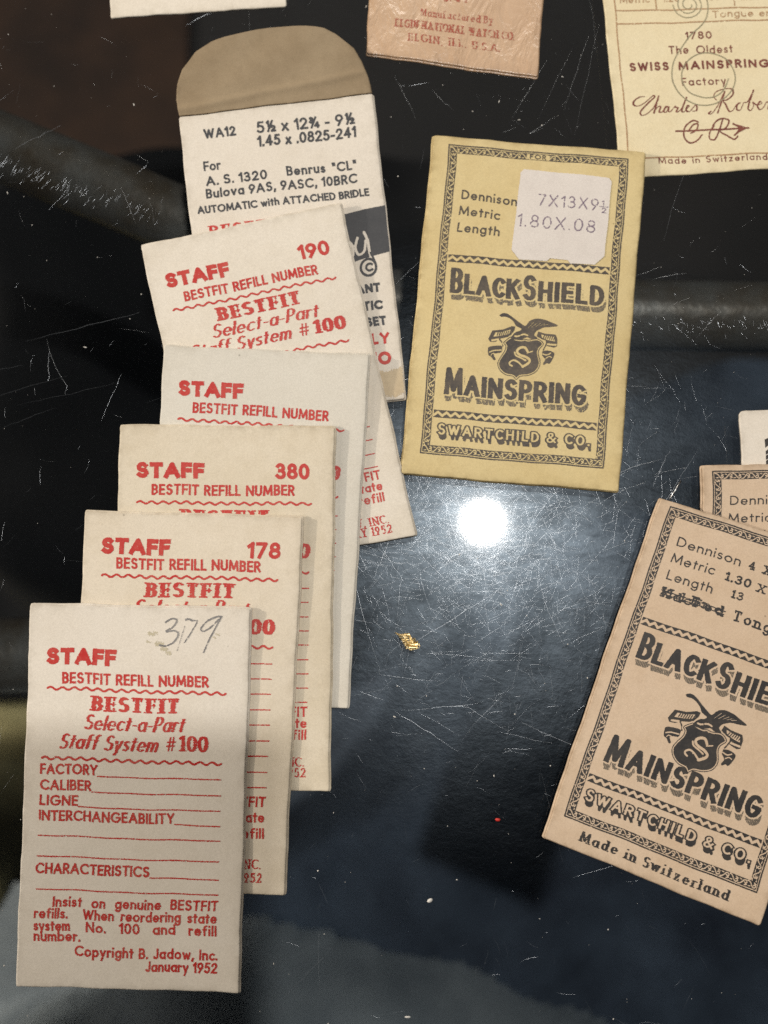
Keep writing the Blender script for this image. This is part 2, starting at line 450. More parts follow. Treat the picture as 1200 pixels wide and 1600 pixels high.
class Ink:
    """A field over a sheet of W x H layout units, RES samples per unit, y downwards."""

    def __init__(self, w, h, res=2.5):
        self.w, self.h, self.res = w, h, res
        self.f = np.full((int(h * res) + 1, int(w * res) + 1), -30.0, np.float32)

    def box(self, x0, y0, x1, y1):
        r = self.res
        i0, i1 = max(0, int(x0 * r)), min(self.f.shape[1], int(x1 * r) + 2)
        j0, j1 = max(0, int(y0 * r)), min(self.f.shape[0], int(y1 * r) + 2)
        if i1 <= i0 or j1 <= j0:
            return None
        xs = np.arange(i0, i1) / r
        ys = np.arange(j0, j1) / r
        return (slice(j0, j1), slice(i0, i1)), xs[None, :], ys[:, None]

    def strokes(self, lines, hx, hy=None, square=False, cut=False, pad=None):
        """Pen strokes with an elliptic nib of half width hx by half height hy."""
        hy = hy or hx
        seg = []
        for l in lines:
            n = len(l) - 1
            for k in range(n):
                if l[k] != l[k + 1]:
                    closed = l[0] == l[-1]
                    seg.append((*l[k], *l[k + 1], k == 0 and not closed, k == n - 1 and not closed))
        if not seg:
            return
        a = np.array([s[:4] for s in seg], float)
        fs = np.array([s[4] for s in seg]) & square
        fe = np.array([s[5] for s in seg]) & square
        pd = (pad if pad is not None else 3) + max(hx, hy) * 1.5
        b = self.box(a[:, ::2].min() - pd, a[:, 1::2].min() - pd, a[:, ::2].max() + pd, a[:, 1::2].max() + pd)
        if b is None:
            return
        sl, xs, ys = b
        best = np.full((ys.shape[0], xs.shape[1]), -30.0, np.float32)
        sx, sy = 1 / hx, 1 / hy
        k0 = min(hx, hy)
        for i in range(len(a)):
            x0, y0, x1, y1 = a[i] * (sx, sy, sx, sy)
            L = math.hypot(x1 - x0, y1 - y0)
            dx, dy = (x1 - x0) / L, (y1 - y0) / L
            px, py = xs * sx - x0, ys * sy - y0
            t = px * dx + py * dy
            pr = np.abs(px * dy - py * dx)
            lo = -t
            hi = t - L
            if not fs[i] and not fe[i]:
                F = 1 - np.hypot(pr, np.maximum(0, np.maximum(lo, hi)))
            else:
                o = np.maximum(lo - (1 if fs[i] else 0), hi - (1 if fe[i] else 0))
                rl = 0 if fs[i] else 1
                rh = 0 if fe[i] else 1
                over = np.maximum(0, np.maximum(lo * rl, hi * rh))
                F = 1 - np.hypot(pr, over)
                if fs[i]:
                    F = np.minimum(F, 1 - lo)
                if fe[i]:
                    F = np.minimum(F, 1 - hi)
            best = np.maximum(best, F * k0)
        v = self.f[sl]
        if cut:
            np.minimum(v, -best, out=v)
        else:
            np.maximum(v, best, out=v)

    def poly(self, pts, grow=0.0, cut=False):
        p = np.array(pts, float)
        b = self.box(p[:, 0].min() - 4, p[:, 1].min() - 4, p[:, 0].max() + 4, p[:, 1].max() + 4)
        if b is None:
            return
        sl, xs, ys = b
        d = np.full((ys.shape[0], xs.shape[1]), 1e9)
        ins = np.zeros(d.shape, bool)
        for i in range(len(p)):
            (x0, y0), (x1, y1) = p[i], p[(i + 1) % len(p)]
            ex, ey = x1 - x0, y1 - y0
            L2 = ex * ex + ey * ey or 1e-9
            t = np.clip(((xs - x0) * ex + (ys - y0) * ey) / L2, 0, 1)
            d = np.minimum(d, np.hypot(xs - x0 - t * ex, ys - y0 - t * ey))
            if y0 != y1:
                c = ((ys >= y0) != (ys >= y1)) & (xs < x0 + (ys - y0) / (y1 - y0) * ex)
                ins ^= c
        F = np.where(ins, d, -d) + grow
        v = self.f[sl]
        if cut:
            np.minimum(v, -F, out=v)
        else:
            np.maximum(v, F, out=v)

    def text(self, s, x0, x1, base, cap, hw, style='sans', slope=0.0, sp=0.42, ls=0.20, slant=0.0, base1=None, pad=None, caps1=None):
        """One line of lettering from x0 to x1 on the base line (which falls by SLOPE over its length)."""
        CW = {'A': .58, 'B': .46, 'C': .46, 'D': .48, 'E': .38, 'F': .38, 'G': .52, 'H': .48, 'I': 0, 'K': .50, 'L': .36, 'M': .72, 'N': .52, 'O': .52, 'P': .44, 'R': .48, 'S': .44, 'T': .46, 'W': .78}
        thin = {'sans': 1.0, 'serif': 0.36, 'ital': 0.42, 'type': 0.9, 'cond': 0.72, 'light': 0.5}[style]
        a, b = hw, hw * thin
        if style == 'ital' and not slant:
            slant = 0.26
        pos, x = [], 0.0
        for ch in s:
            if ch == ' ':
                x += sp
                continue
            w = CW.get(ch, G[ch][0]) if style == 'cond' else G[ch][0]
            ser = 0.10 if style in ('serif', 'type', 'light') and ch not in 'SCOG0368#.,&-' else 0.0
            pos.append((ch, x + ser))
            x += w + 2 * ser + ls + 2 * hw / cap
        x -= ls
        k = (x1 - x0) / x
        for n, (ch, px) in enumerate(pos):
            w, lines = G[ch]
            if style == 'cond' and ch in CW and w:
                lines = [[(lx * CW[ch] / w, ly) for lx, ly in l] for l in lines]
            cp = caps1 if (caps1 and n in caps1[1]) else None
            ch_cap = caps1[0] if cp else cap
            out = []
            for l in lines:
                q = []
                for (lx, ly) in l:
                    yy = b + ly * (ch_cap - 2 * b) if ly >= 0 else ly * ch_cap + b
                    xx = x0 + k * (px + lx) + a * min(1.0, k / cap) + slant * yy
                    f = (xx - x0) / max(1e-6, x1 - x0)
                    q.append((xx, base + slope * f - yy))
                out.append(q)
            if style in ('serif', 'type', 'light'):
                extra = []
                for l0, q in zip(lines, out):
                    for e0, e1, (ly) in ((0, 1, l0[0][1]), (-1, -2, l0[-1][1])):
                        dx, dy = q[e0][0] - q[e1][0], q[e0][1] - q[e1][1]
                        ln = math.hypot(dx, dy)
                        if ln < 0.22 * cap or l0[0] == l0[-1] or ch in '#-/&':
                            continue
                        ex, ey = q[e0]
                        if abs(dy) > 0.6 * abs(dx):
                            if min(abs(ly), abs(ly - 1), abs(ly - X), abs(ly + .3)) < 0.02:
                                r = 0.12 * cap + a * 0.7
                                if ch == '1' and ly > .5:
                                    continue
                                top = ch.islower() and ly > .5
                                extra.append([(ex - r, ey), (ex if top else ex + r, ey)])
                        elif ch in 'EFTLZz25':
                            r = 0.17 * cap
                            if abs(ly - 1) < .02 or abs(ly - X) < .02:
                                extra.append([(ex, ey), (ex, ey + r)])
                            elif abs(ly) < .02:
                                extra.append([(ex, ey), (ex, ey - r)])
                            else:
                                extra.append([(ex, ey - r * .6), (ex, ey + r * .6)])
                for e in extra:
                    vert = abs(e[0][0] - e[1][0]) < 1e-6
                    self.strokes([e], max(0.45, a * 0.45 if vert else b), max(0.4, b))
            self.strokes(out, a, b, square=style in ('sans', 'cond', 'type'), pad=pad)

    def wear(self, seed, edge=0.35, holes=0.0, cell=3.0):
        h, w = self.f.shape
        n = smooth_noise(h, w, 1.1 * self.res, seed) - 0.5
        self.f += (edge * n).astype(np.float32)
        if holes:
            m = smooth_noise(h, w, cell * self.res, seed + 1) * 0.6 + smooth_noise(h, w, cell * self.res * 0.35, seed + 2) * 0.4
            self.f -= (np.maximum(0, m - (0.86 - holes)) * 9.0).astype(np.float32)

    def shifted(self, dx, dy):
        i, j = int(round(dx * self.res)), int(round(dy * self.res))
        g = np.full_like(self.f, -30.0)
        h, w = g.shape
        g[max(0, j):h + min(0, j), max(0, i):w + min(0, i)] = self.f[max(0, -j):h - max(0, j), max(0, -i):w - max(0, i)]
        return g

    def polys(self):
        """Marching squares: lists of polygons (n, k, 2) in layout units."""
        f = self.f
        r = self.res
        I = f > 0
        case = I[:-1, :-1] + 2 * I[:-1, 1:] + 4 * I[1:, 1:] + 8 * I[1:, :-1]
        out = []
        off = [(0, 0), (1, 0), (1, 1), (0, 1)]
        for c in range(1, 15):
            jj, ii = np.nonzero(case == c)
            if not len(jj):
                continue
            v = [f[jj + o[1], ii + o[0]] for o in off]
            pts = []
            for k in range(4):
                k2 = (k + 1) % 4
                a_in, b_in = (c >> k) & 1, (c >> k2) & 1
                if a_in:
                    pts.append(np.stack([ii + off[k][0], jj + off[k][1]], 1).astype(float))
                if a_in != b_in:
                    t = v[k] / (v[k] - v[k2])
                    pts.append(np.stack([ii + off[k][0] + t * (off[k2][0] - off[k][0]), jj + off[k][1] + t * (off[k2][1] - off[k][1])], 1))
            out.append(np.stack(pts, 1) / r)
        full = case == 15
        jj, ii = np.nonzero(full)
        if len(jj):
            brk = np.ones(len(jj), bool)
            brk[1:] = (jj[1:] != jj[:-1]) | (ii[1:] != ii[:-1] + 1)
            start = np.nonzero(brk)[0]
            end = np.append(start[1:], len(jj)) - 1
            q = []
            for s_, e_ in zip(start, end):
                i0 = ii[s_]
                while i0 <= ii[e_]:
                    i1 = min(i0 + 10, ii[e_] + 1)
                    j = jj[s_]
                    q.append(((i0, j), (i1, j), (i1, j + 1), (i0, j + 1)))
                    i0 = i1
            out.append(np.array(q, float) / r)
        return out


def link_mesh(name, verts, loops, starts, mat, parent, smooth=False, edge=None):
    me = bpy.data.meshes.new(name)
    me.vertices.add(len(verts))
    me.vertices.foreach_set('co', np.asarray(verts, np.float32).ravel())
    me.loops.add(len(loops))
    me.loops.foreach_set('vertex_index', np.asarray(loops, np.int32))
    me.polygons.add(len(starts))
    me.polygons.foreach_set('loop_start', np.asarray(starts, np.int32))
    me.update(calc_edges=True)
    me.polygons.foreach_set('use_smooth', np.full(len(starts), smooth, bool))
    if edge is not None:
        at = me.attributes.new('edge', 'FLOAT', 'POINT')
        at.data.foreach_set('value', np.asarray(edge, np.float32))
    me.materials.append(mat)
    me.validate()
    o = bpy.data.objects.new(name, me)
    S.collection.objects.link(o)
    if parent is not None:
        o.parent = parent
    return o


# ------------------------------------------------------------------ sheets of paper
def tag(o, label, cat, group=None, kind=None):
    if label:
        o['label'] = label
    if cat:
        o['category'] = cat
    if group:
        o['group'] = group
    if kind:
        o['kind'] = kind
    return o


class Sheet:
    """A packet: four top-face corners in millimetres on the table, a height and some bulge; it hands out its surface and its parts."""

    def __init__(self, name, quad, w, h, label, cat, group=None, bulge=0.3, wave=0.08, seed=1, curl=0.0):
        self.q = np.array(quad, float)
        self.w, self.h, self.bulge, self.wave, self.curl = w, h, bulge, wave, curl
        self.ph = np.random.default_rng(seed).random(12) * 6.28
        c = self.q.mean(0)
        self.c = np.array([c[0], c[1], 0.0])
        d = self.q[2] - self.q[3]
        self.ang = math.atan2(d[1], d[0])
        self.root = bpy.data.objects.new(name, None)
        S.collection.objects.link(self.root)
        self.root.empty_display_size = 0.01
        self.root.location = self.c * MM
        self.root.rotation_euler = (0, 0, self.ang)
        tag(self.root, label, cat, group)

    def at(self, u, v, dz=0.0):
        """World millimetres of layout fractions u, v (arrays)."""
        u, v = np.asarray(u, float), np.asarray(v, float)
        q = self.q
        p = (q[0] * ((1 - u) * (1 - v))[..., None] + q[1] * (u * (1 - v))[..., None] + q[2] * (u * v)[..., None] + q[3] * ((1 - u) * v)[..., None])
        uc, vc = np.clip(u, 0, 1), np.clip(v, 0, 1)
        z = self.bulge * (np.clip(4 * uc * (1 - uc), 0, 1) ** 0.7 * np.clip(4 * vc * (1 - vc), 0, 1) ** 0.7)
        k = self.ph
        z = z + self.wave * (np.sin(5.1 * u + k[0]) * np.sin(6.3 * v + k[1]) + 0.5 * np.sin(11 * u + k[2] + 4 * v) * np.sin(9 * v + k[3]))
        z = z + self.curl * ((uc - .5) ** 2 * (vc - .5) ** 2 * 16)
        p[..., 2] += z + dz
        # the cut is never quite straight
        p[..., 0] += 0.07 * np.sin(17 * v + k[4]) + 0.04 * np.sin(47 * v + k[5])
        p[..., 1] += 0.07 * np.sin(11 * u + k[6]) + 0.04 * np.sin(29 * u + k[7])
        return p

    def local(self, p):
        p = p - self.c
        ca, sa = math.cos(-self.ang), math.sin(-self.ang)
        return np.stack([p[..., 0] * ca - p[..., 1] * sa, p[..., 0] * sa + p[..., 1] * ca, p[..., 2]], -1) * MM

    def panel(self, name, mat, thick=0.3, dz=0.0, grow=(0, 0, 0, 0), corner=0.6, outline=None, lift=None, nick=0.0):
        """A sheet of card; GROW enlarges it (left, top, right, bottom, in mm). OUTLINE(v) may give its left and right edge."""
        Wm = np.linalg.norm(self.q[1] - self.q[0])
        Hm = np.linalg.norm(self.q[3] - self.q[0])
        near = [0, .08, .2, .4, .7, 1.1, 1.8, 3]
        ul = np.array(near + list(np.linspace(4.2, Wm - 4.2, 30)) + [Wm - x for x in near[::-1]]) / Wm
        vl = np.array(near + list(np.linspace(4.2, Hm - 4.2, 48)) + [Hm - x for x in near[::-1]]) / Hm
        U, V = np.meshgrid(ul, vl)
        y = np.minimum(V, 1 - V) * Hm
        ins = np.where(y < corner, corner - np.sqrt(np.maximum(0, corner ** 2 - (corner - y) ** 2)), 0)
        de = np.minimum(np.minimum(U, 1 - U) * Wm, y)
        gl, gt, gr, gb = grow
        if outline:
            V2 = V
            lo, hi, vv = outline
            Vv = vv(V)
            Lx, Rx = lo(Vv), hi(Vv)
            UU = Lx + U * (Rx - Lx)
            VV = Vv
        else:
            UU = (ins + U * (Wm - 2 * ins)) / Wm
            VV = V
            UU = UU * (1 + (gl + gr) / Wm) - gl / Wm
            VV = VV * (1 + (gt + gb) / Hm) - gt / Hm
        P = self.at(UU, VV, dz)
        if nick:
            r = np.random.default_rng(int(self.ph[0] * 1e5))
            e = de < 0.05
            P[..., :2] += np.where(e[..., None], (r.random(P.shape[:2] + (2,)) - .5) * nick, 0)
        rr = min(0.2, thick)
        P[..., 2] -= np.where(de < rr, rr * 0.55 * (1 - np.sqrt(np.maximum(0, 1 - (1 - de / rr) ** 2))), 0)
        if lift is not None:
            P[..., 2] += lift(UU, VV)
        B = P.copy()
        B[..., 2] -= thick * np.where(de < .05, 0.75, 1)
        nv, nu = U.shape
        n = nu * nv
        verts = np.concatenate([self.local(P).reshape(-1, 3), self.local(B).reshape(-1, 3)])
        idx = np.arange(n).reshape(nv, nu)
        f = []
        top = np.stack([idx[1:, :-1], idx[1:, 1:], idx[:-1, 1:], idx[:-1, :-1]], -1).reshape(-1, 4)
        bot = np.stack([idx[:-1, :-1], idx[:-1, 1:], idx[1:, 1:], idx[1:, :-1]], -1).reshape(-1, 4) + n
        ring = np.concatenate([idx[0, :-1], idx[:-1, -1], idx[-1, :0:-1], idx[:0:-1, 0]])
        nx = np.roll(ring, -1)
        side = np.stack([ring, nx, nx + n, ring + n], -1)
        f = np.concatenate([top, bot, side])
        ed = np.exp(-de / 0.55).ravel()
        return link_mesh(name, verts, f.ravel(), np.arange(len(f)) * 4, mat, self.root, True, np.concatenate([ed, ed]))

    def printed(self, name, art, mat, dz=0.035, parent=None, label=None, box=None, lift=None):
        """Ink on the sheet. ART is an Ink; BOX maps its layout to another rectangle of the sheet (fractions)."""
        polys = art.polys() if isinstance(art, Ink) else art[0]
        aw, ah = (art.w, art.h) if isinstance(art, Ink) else art[1:]
        vs, starts, nl = [], [], 0
        for p in polys:
            n, k, _ = p.shape
            vs.append(p.reshape(-1, 2))
            starts.append(nl + np.arange(n) * k)
            nl += n * k
        if not vs:
            return None
        v = np.concatenate(vs)
        u_, v_ = v[:, 0] / aw, v[:, 1] / ah
        if box:
            u_ = box[0] + u_ * (box[2] - box[0])
            v_ = box[1] + v_ * (box[3] - box[1])
        P = self.at(u_, v_, dz)
        if lift is not None:
            P[..., 2] += lift(u_, v_)
        o = link_mesh(name, self.local(P), np.arange(nl), np.concatenate(starts), mat, parent or self.root)
        if label:
            o['label'] = label
        return o


def frozen(a):
    return (a.polys(), a.w, a.h)


def spline(pts, n=8):
    """Catmull-Rom through the points."""
    p = [pts[0]] + list(pts) + [pts[-1]]
    out = []
    for i in range(1, len(p) - 2):
        for k in range(n):
            t = k / n
            q = []
            for d in (0, 1):
                a, b, c, e = p[i - 1][d], p[i][d], p[i + 1][d], p[i + 2][d]
                q.append(0.5 * (2 * b + (c - a) * t + (2 * a - 5 * b + 4 * c - e) * t * t + (3 * b - a - 3 * c + e) * t ** 3))
            out.append(tuple(q))
    out.append(tuple(pts[-1]))
    return out


# corners of every top face, millimetres on the table: top left, top right, bottom right, bottom left
Q = {
    'card_top': [(-54.69, 169.58, 0.40), (-22.04, 172.35, 0.40), (-18.71, 123.74, 0.40), (-52.27, 121.38, 0.40)],
    'wa12': [(-38.65, 101.15, 0.80), (-2.17, 105.88, 0.80), (3.96, 47.00, 0.80), (-31.21, 42.61, 0.80)],
    'elgin': [(0.00, 169.24, 0.80), (33.89, 163.72, 0.80), (29.04, 109.22, 0.80), (-3.40, 113.99, 0.80)],
    'charles': [(40.34, 147.73, 0.35), (77.63, 148.81, 0.35), (80.37, 91.74, 0.35), (44.38, 89.22, 0.35)],
    's190': [(-44.67, 75.22, 2.40), (-8.04, 83.47, 2.40), (5.73, 22.07, 0.80), (-30.78, 15.30, 0.80)],
    'swhite': [(-39.80, 56.30, 2.60), (-2.67, 54.63, 2.60), (-6.40, -8.52, 0.80), (-42.45, -7.53, 0.80)],
    's380': [(-47.25, 41.54, 3.05), (-8.83, 41.19, 3.05), (-9.55, -22.63, 1.10), (-47.73, -22.63, 1.10)],
    's178': [(-52.79, 25.88, 3.45), (-14.38, 24.96, 3.45), (-17.10, -39.95, 1.25), (-54.62, -39.21, 1.25)],
    's379': [(-61.75, 9.47, 3.80), (-23.26, 8.80, 3.80), (-24.60, -55.94, 1.35), (-62.36, -54.90, 1.35)],
    'yellow': [(9.35, 97.22, 1.30), (48.91, 93.94, 1.30), (42.10, 29.92, 0.90), (3.11, 33.19, 0.90)],
    'tan': [(49.32, 28.57, 2.25), (87.20, 16.32, 2.25), (63.88, -44.95, 2.00), (27.37, -30.25, 2.00)],
    'tanback': [(57.20, 34.62, 1.40), (96.12, 34.85, 1.40), (93.03, -25.40, 1.40), (55.30, -25.72, 1.40)],
    'creamback': [(64.57, 44.80, 0.55), (102.51, 46.82, 0.55), (101.37, -13.28, 0.55), (64.92, -14.38, 0.55)],
}


# ------------------------------------------------------------------ setting: floor under the glass, table
def box_mesh(name, x0, x1, y0, y1, z0, z1, mat, parent=None, bev=0.0):
    v = np.array([(x, y, z) for z in (z0, z1) for x, y in ((x0, y0), (x1, y0), (x1, y1), (x0, y1))], float) * MM
    f = [(3, 2, 1, 0), (4, 5, 6, 7), (0, 1, 5, 4), (1, 2, 6, 5), (2, 3, 7, 6), (3, 0, 4, 7)]
    o = link_mesh(name, v, np.array(f).ravel(), np.arange(6) * 4, mat, parent)
    if bev:
        b = o.modifiers.new('bevel', 'BEVEL')
        b.width = bev * MM
        b.segments = 4
    return o


def tube(name, pts, r, mat, parent=None, n=20, squash=1.0):
    """A round bar along a path (mm)."""
    pts = np.array(pts, float)
    vs, fs = [], []
    for i, p in enumerate(pts):
        d = pts[min(i + 1, len(pts) - 1)] - pts[max(i - 1, 0)]
        d /= np.linalg.norm(d)
        a = np.cross(d, (0, 0, 1.0))
        a /= np.linalg.norm(a)
        b = np.cross(a, d)
        for k in range(n):
            t = 2 * math.pi * k / n
            vs.append(p + r * (a * math.cos(t) + b * math.sin(t) * squash))
    for i in range(len(pts) - 1):
        for k in range(n):
            k2 = (k + 1) % n
            fs.append((i * n + k, i * n + k2, (i + 1) * n + k2, (i + 1) * n + k))
    c = len(vs)
    vs += [pts[0], pts[-1]]
    loops = [x for f in fs for x in f]
    starts = list(range(0, 4 * len(fs), 4))
    for k in range(n):
        k2 = (k + 1) % n
        starts.append(len(loops)); loops += [c, k2, k]
        starts.append(len(loops)); loops += [c + 1, (len(pts) - 1) * n + k, (len(pts) - 1) * n + k2]
    return link_mesh(name, np.array(vs) * MM, loops, starts, mat, parent, True)


def grid_cloth(name, x0, x1, y0, y1, zf, mat, nx=90, ny=90, parent=None, thick=4.0):
    """A heap of cloth: a height field with a skirt and an underside."""
    xs, ys = np.linspace(x0, x1, nx), np.linspace(y0, y1, ny)
    Xg, Yg = np.meshgrid(xs, ys)
    Z = zf(Xg, Yg)
    P = np.stack([Xg, Yg, Z], -1)
    B = P.copy()
    B[..., 2] -= thick
    n = nx * ny
    idx = np.arange(n).reshape(ny, nx)
    top = np.stack([idx[:-1, :-1], idx[:-1, 1:], idx[1:, 1:], idx[1:, :-1]], -1).reshape(-1, 4)
    bot = np.stack([idx[1:, :-1], idx[1:, 1:], idx[:-1, 1:], idx[:-1, :-1]], -1).reshape(-1, 4) + n
    ring = np.concatenate([idx[0, :-1], idx[:-1, -1], idx[-1, :0:-1], idx[:0:-1, 0]])
    nx_ = np.roll(ring, -1)
    f = np.concatenate([top, bot, np.stack([ring + n, nx_ + n, nx_, ring], -1)])
    return link_mesh(name, np.concatenate([P.reshape(-1, 3), B.reshape(-1, 3)]) * MM, f.ravel(), np.arange(len(f)) * 4, mat, parent, True)


fl = box_mesh('floor', -2500, 2500, -2500, 2500, -480, -440, M['floor'])
tag(fl, 'dark brown floor far below the glass', None, kind='structure')

table = bpy.data.objects.new('glass_table', None)
S.collection.objects.link(table)
table.location = (0, 0.04, -0.44)
tag(table, 'scratched clear glass table that all the paper packets lie on', 'table')


def child_of_table(o):
    o.parent = table
    o.matrix_parent_inverse.identity()
    o.location = (0, -0.04, 0.44)
    return o


child_of_table(box_mesh('glass_top', -420, 420, -330, 420, -4, 0, M['glass'], None, 1.2))
z = -48
child_of_table(tube('frame_bar', [(-330, 204, z), (-200, 162, z), (-120, 132, z), (-88, 118, z), (-62, 107, z), (-40, 97, z), (-22, 88, z), (-2, 81, z), (25, 79, z), (60, 78, z), (120, 77, z), (330, 77, z)], 8.0, M['bar'], n=28))
child_of_table(tube('frame_bar', [(-330, -2, -70), (-120, 0, -70), (-60, 2, -70), (-30, 2, -70)], 9.0, M['bar'], n=28))
for lx, ly in ((-380, -290), (380, -290), (-380, 380), (380, 380)):
    child_of_table(tube('table_leg', [(lx, ly, -439), (lx, ly, -200), (lx, ly, -7)], 14, M['bar'], n=24))


def sm(a, b, x):
    t = np.clip((x - a) / (b - a), 0, 1)
    return t * t * (3 - 2 * t)


# cloth seen through the glass: a dark blue lap of cloth, a paler rounded one nearer, black stuff on the left
def navy_z(x, y):
    z = -228 + 22 * np.exp(-((x - 10) / 95) ** 2) * np.exp(-((y + 45) / 90) ** 2)
    z -= 3.0 * np.exp(-((x + 12 - 0.18 * (y + 60)) / 4.5) ** 2) * sm(-110, -60, y)
    z += 4 * np.sin(x / 17 + y / 40) * np.sin(y / 29 + 1) + 2.0 * np.sin(x / 9 - y / 14)
    z -= 120 * sm(45, 125, y + 6 * np.sin(x / 19))
    edge = (x + 38) * 0.62 - (y + 55) * 0.6
    z -= 190 * sm(18, -34, edge + 10 * np.sin(y / 22))
    return z


tag(grid_cloth('blue_cloth', -150, 260, -330, 150, navy_z, M['navy'], 130, 130), 'dark blue folded cloth blurred beneath the glass', 'cloth')


def pale_z(x, y):
    x9 = x / 0.9 + 50
    top = 0.9 * (-103 - 0.0013 * x9 ** 2 - 0.12 * np.maximum(0, x9) - 0.3 * np.maximum(0, -x9)) + 1.5 * np.sin(x / 13)
    d = top - y
    z = -168 - 46 * np.exp(-np.maximum(d, 0) / 16) + 3 * np.sin(x / 12 + y / 10) + 2.2 * np.sin(x / 21 - y / 8)
    return np.where(d < -2, -240, z)


tag(grid_cloth('grey_cloth', -210, 120, -330, -84, pale_z, M['pale'], 120, 100), 'pale grey blue rounded cloth blurred beneath the glass, below the dark blue cloth', 'cloth')


def black_z(x, y):
    z = -205 + 25 * np.exp(-((x + 100) / 70) ** 2 - ((y - 110) / 90) ** 2) + 5 * np.sin(x / 12 + y / 26) + 4 * np.sin(y / 10 - x / 30)
    return z - 150 * sm(0, 1, ((x + 95) / 85) ** 2 + ((y - 105) / 95) ** 2 - 0.7)


tag(grid_cloth('black_bundle', -230, 30, -20, 260, black_z, M['blackcloth'], 90, 90), 'black soft bag in the dark beneath the left of the glass', 'bundle')  # soft black form added to fill the black area on this side


def olive_z(x, y):
    z = -250 + 20 * np.exp(-((x + 190) / 60) ** 2 - ((y + 85) / 55) ** 2) + 3 * np.sin(x / 14 + y / 11)
    return z - 130 * sm(0.4, 1.1, ((x + 190) / 70) ** 2 + ((y + 85) / 46) ** 2)


tag(grid_cloth('olive_cloth', -300, -90, -160, 0, olive_z, M['olive'], 60, 60), 'olive tan cloth peeping out beneath the glass left of the pencilled envelope', 'cloth')

rug = box_mesh('rug', -560, -118, 285, 700, -439, -434, plain('brown_rug', srgb(66, 47, 35), 0.95, 0.0, 0.6, 18.0, 0.0, srgb(40, 30, 25)), None, 2)
tag(rug, 'brown rug on the floor far beneath the upper left of the glass', 'rug')

# the phone that takes the picture: it shades the lower left of the table from the ceiling lamp
phone = bpy.data.objects.new('smartphone', None)
S.collection.objects.link(phone)
phone.location = (-0.026, -0.055, 0.203)
tag(phone, 'black smartphone held above the table taking the picture', 'phone')
pb = box_mesh('phone_body', -36, 36, -76, 76, 0, 8, M['phone'], phone, 2.5)
lens = tube('phone_lens', [(26, 55, -1.2), (26, 55, 0.5)], 6, M['phone'], phone)

# ------------------------------------------------------------------ wear of the glass top: fine scratches
def scratches(name, items, mat):
    vs, fs = [], []
    for pts, wd in items:
        pts = np.array(pts, float)
        b0 = len(vs)
        for i, p in enumerate(pts):
            d = pts[min(i + 1, len(pts) - 1)] - pts[max(i - 1, 0)]
            d = d / (np.linalg.norm(d) + 1e-9)
            nrm = np.array([-d[1], d[0]])
            t = i / (len(pts) - 1)
            w = wd * (0.25 + 0.75 * math.sin(math.pi * min(1, max(0, t)))) 
            vs.append((*(p - nrm * w), 0.004))
            vs.append((*p, 0.004 + w * 0.42))
            vs.append((*(p + nrm * w), 0.004))
        for i in range(len(pts) - 1):
            a = b0 + 3 * i
            fs.append((a, a + 3, a + 4, a + 1))
            fs.append((a + 1, a + 4, a + 5, a + 2))
    return link_mesh(name, np.array(vs) * MM, np.array(fs).ravel(), np.arange(len(fs)) * 4, mat, None, True)


def walk(x, y, ang, ln, bend, n=5):
    pts = [(x, y)]
    for k in range(n):
        ang += bend * rng.normal() / n
        pts.append((pts[-1][0] + math.cos(ang) * ln / n, pts[-1][1] + math.sin(ang) * ln / n))
    return pts


items = []
for k in range(700):                       # everywhere, short and very thin
    items.append((walk(rng.uniform(-80, 85), rng.uniform(-65, 135), rng.uniform(0, math.pi), rng.gamma(2.0, 1.1), 0.5, 3), rng.uniform(0.008, 0.020)))
for k in range(2800):                       # crowded round the lamp's spot so that its glints gather there
    r = abs(rng.normal(0, 19))
    a = rng.uniform(0, 6.283)
    items.append((walk(18 + r * math.cos(a), 21 + r * math.sin(a), rng.uniform(0, math.pi), rng.gamma(2.2, 1.5), 0.35, 3), rng.uniform(0.008, 0.022)))
for k in range(40):                        # longer ones
    items.append((walk(rng.uniform(-80, 85), rng.uniform(-65, 135), rng.uniform(0, math.pi), rng.gamma(3, 4), 0.35, 6), rng.uniform(0.015, 0.035)))
for k in range(130):                        # rubbed in a line over the left bar
    t = rng.random() ** 1.5
    items.append((walk(-74 + 32 * t + rng.normal(0, .5), 92.5 - 11.5 * t + rng.normal(0, 1.1), math.radians(55 + rng.normal(0, 14)), rng.uniform(.5, 1.9), 0.2, 3), rng.uniform(0.015, 0.04) * (1.15 - .7 * t)))
for k in range(60):
    items.append((walk(rng.uniform(46, 72), 60.5 + rng.normal(0, .8), math.radians(rng.normal(120, 30)), rng.uniform(.4, 1.4), 0.3, 3), rng.uniform(0.015, 0.035)))
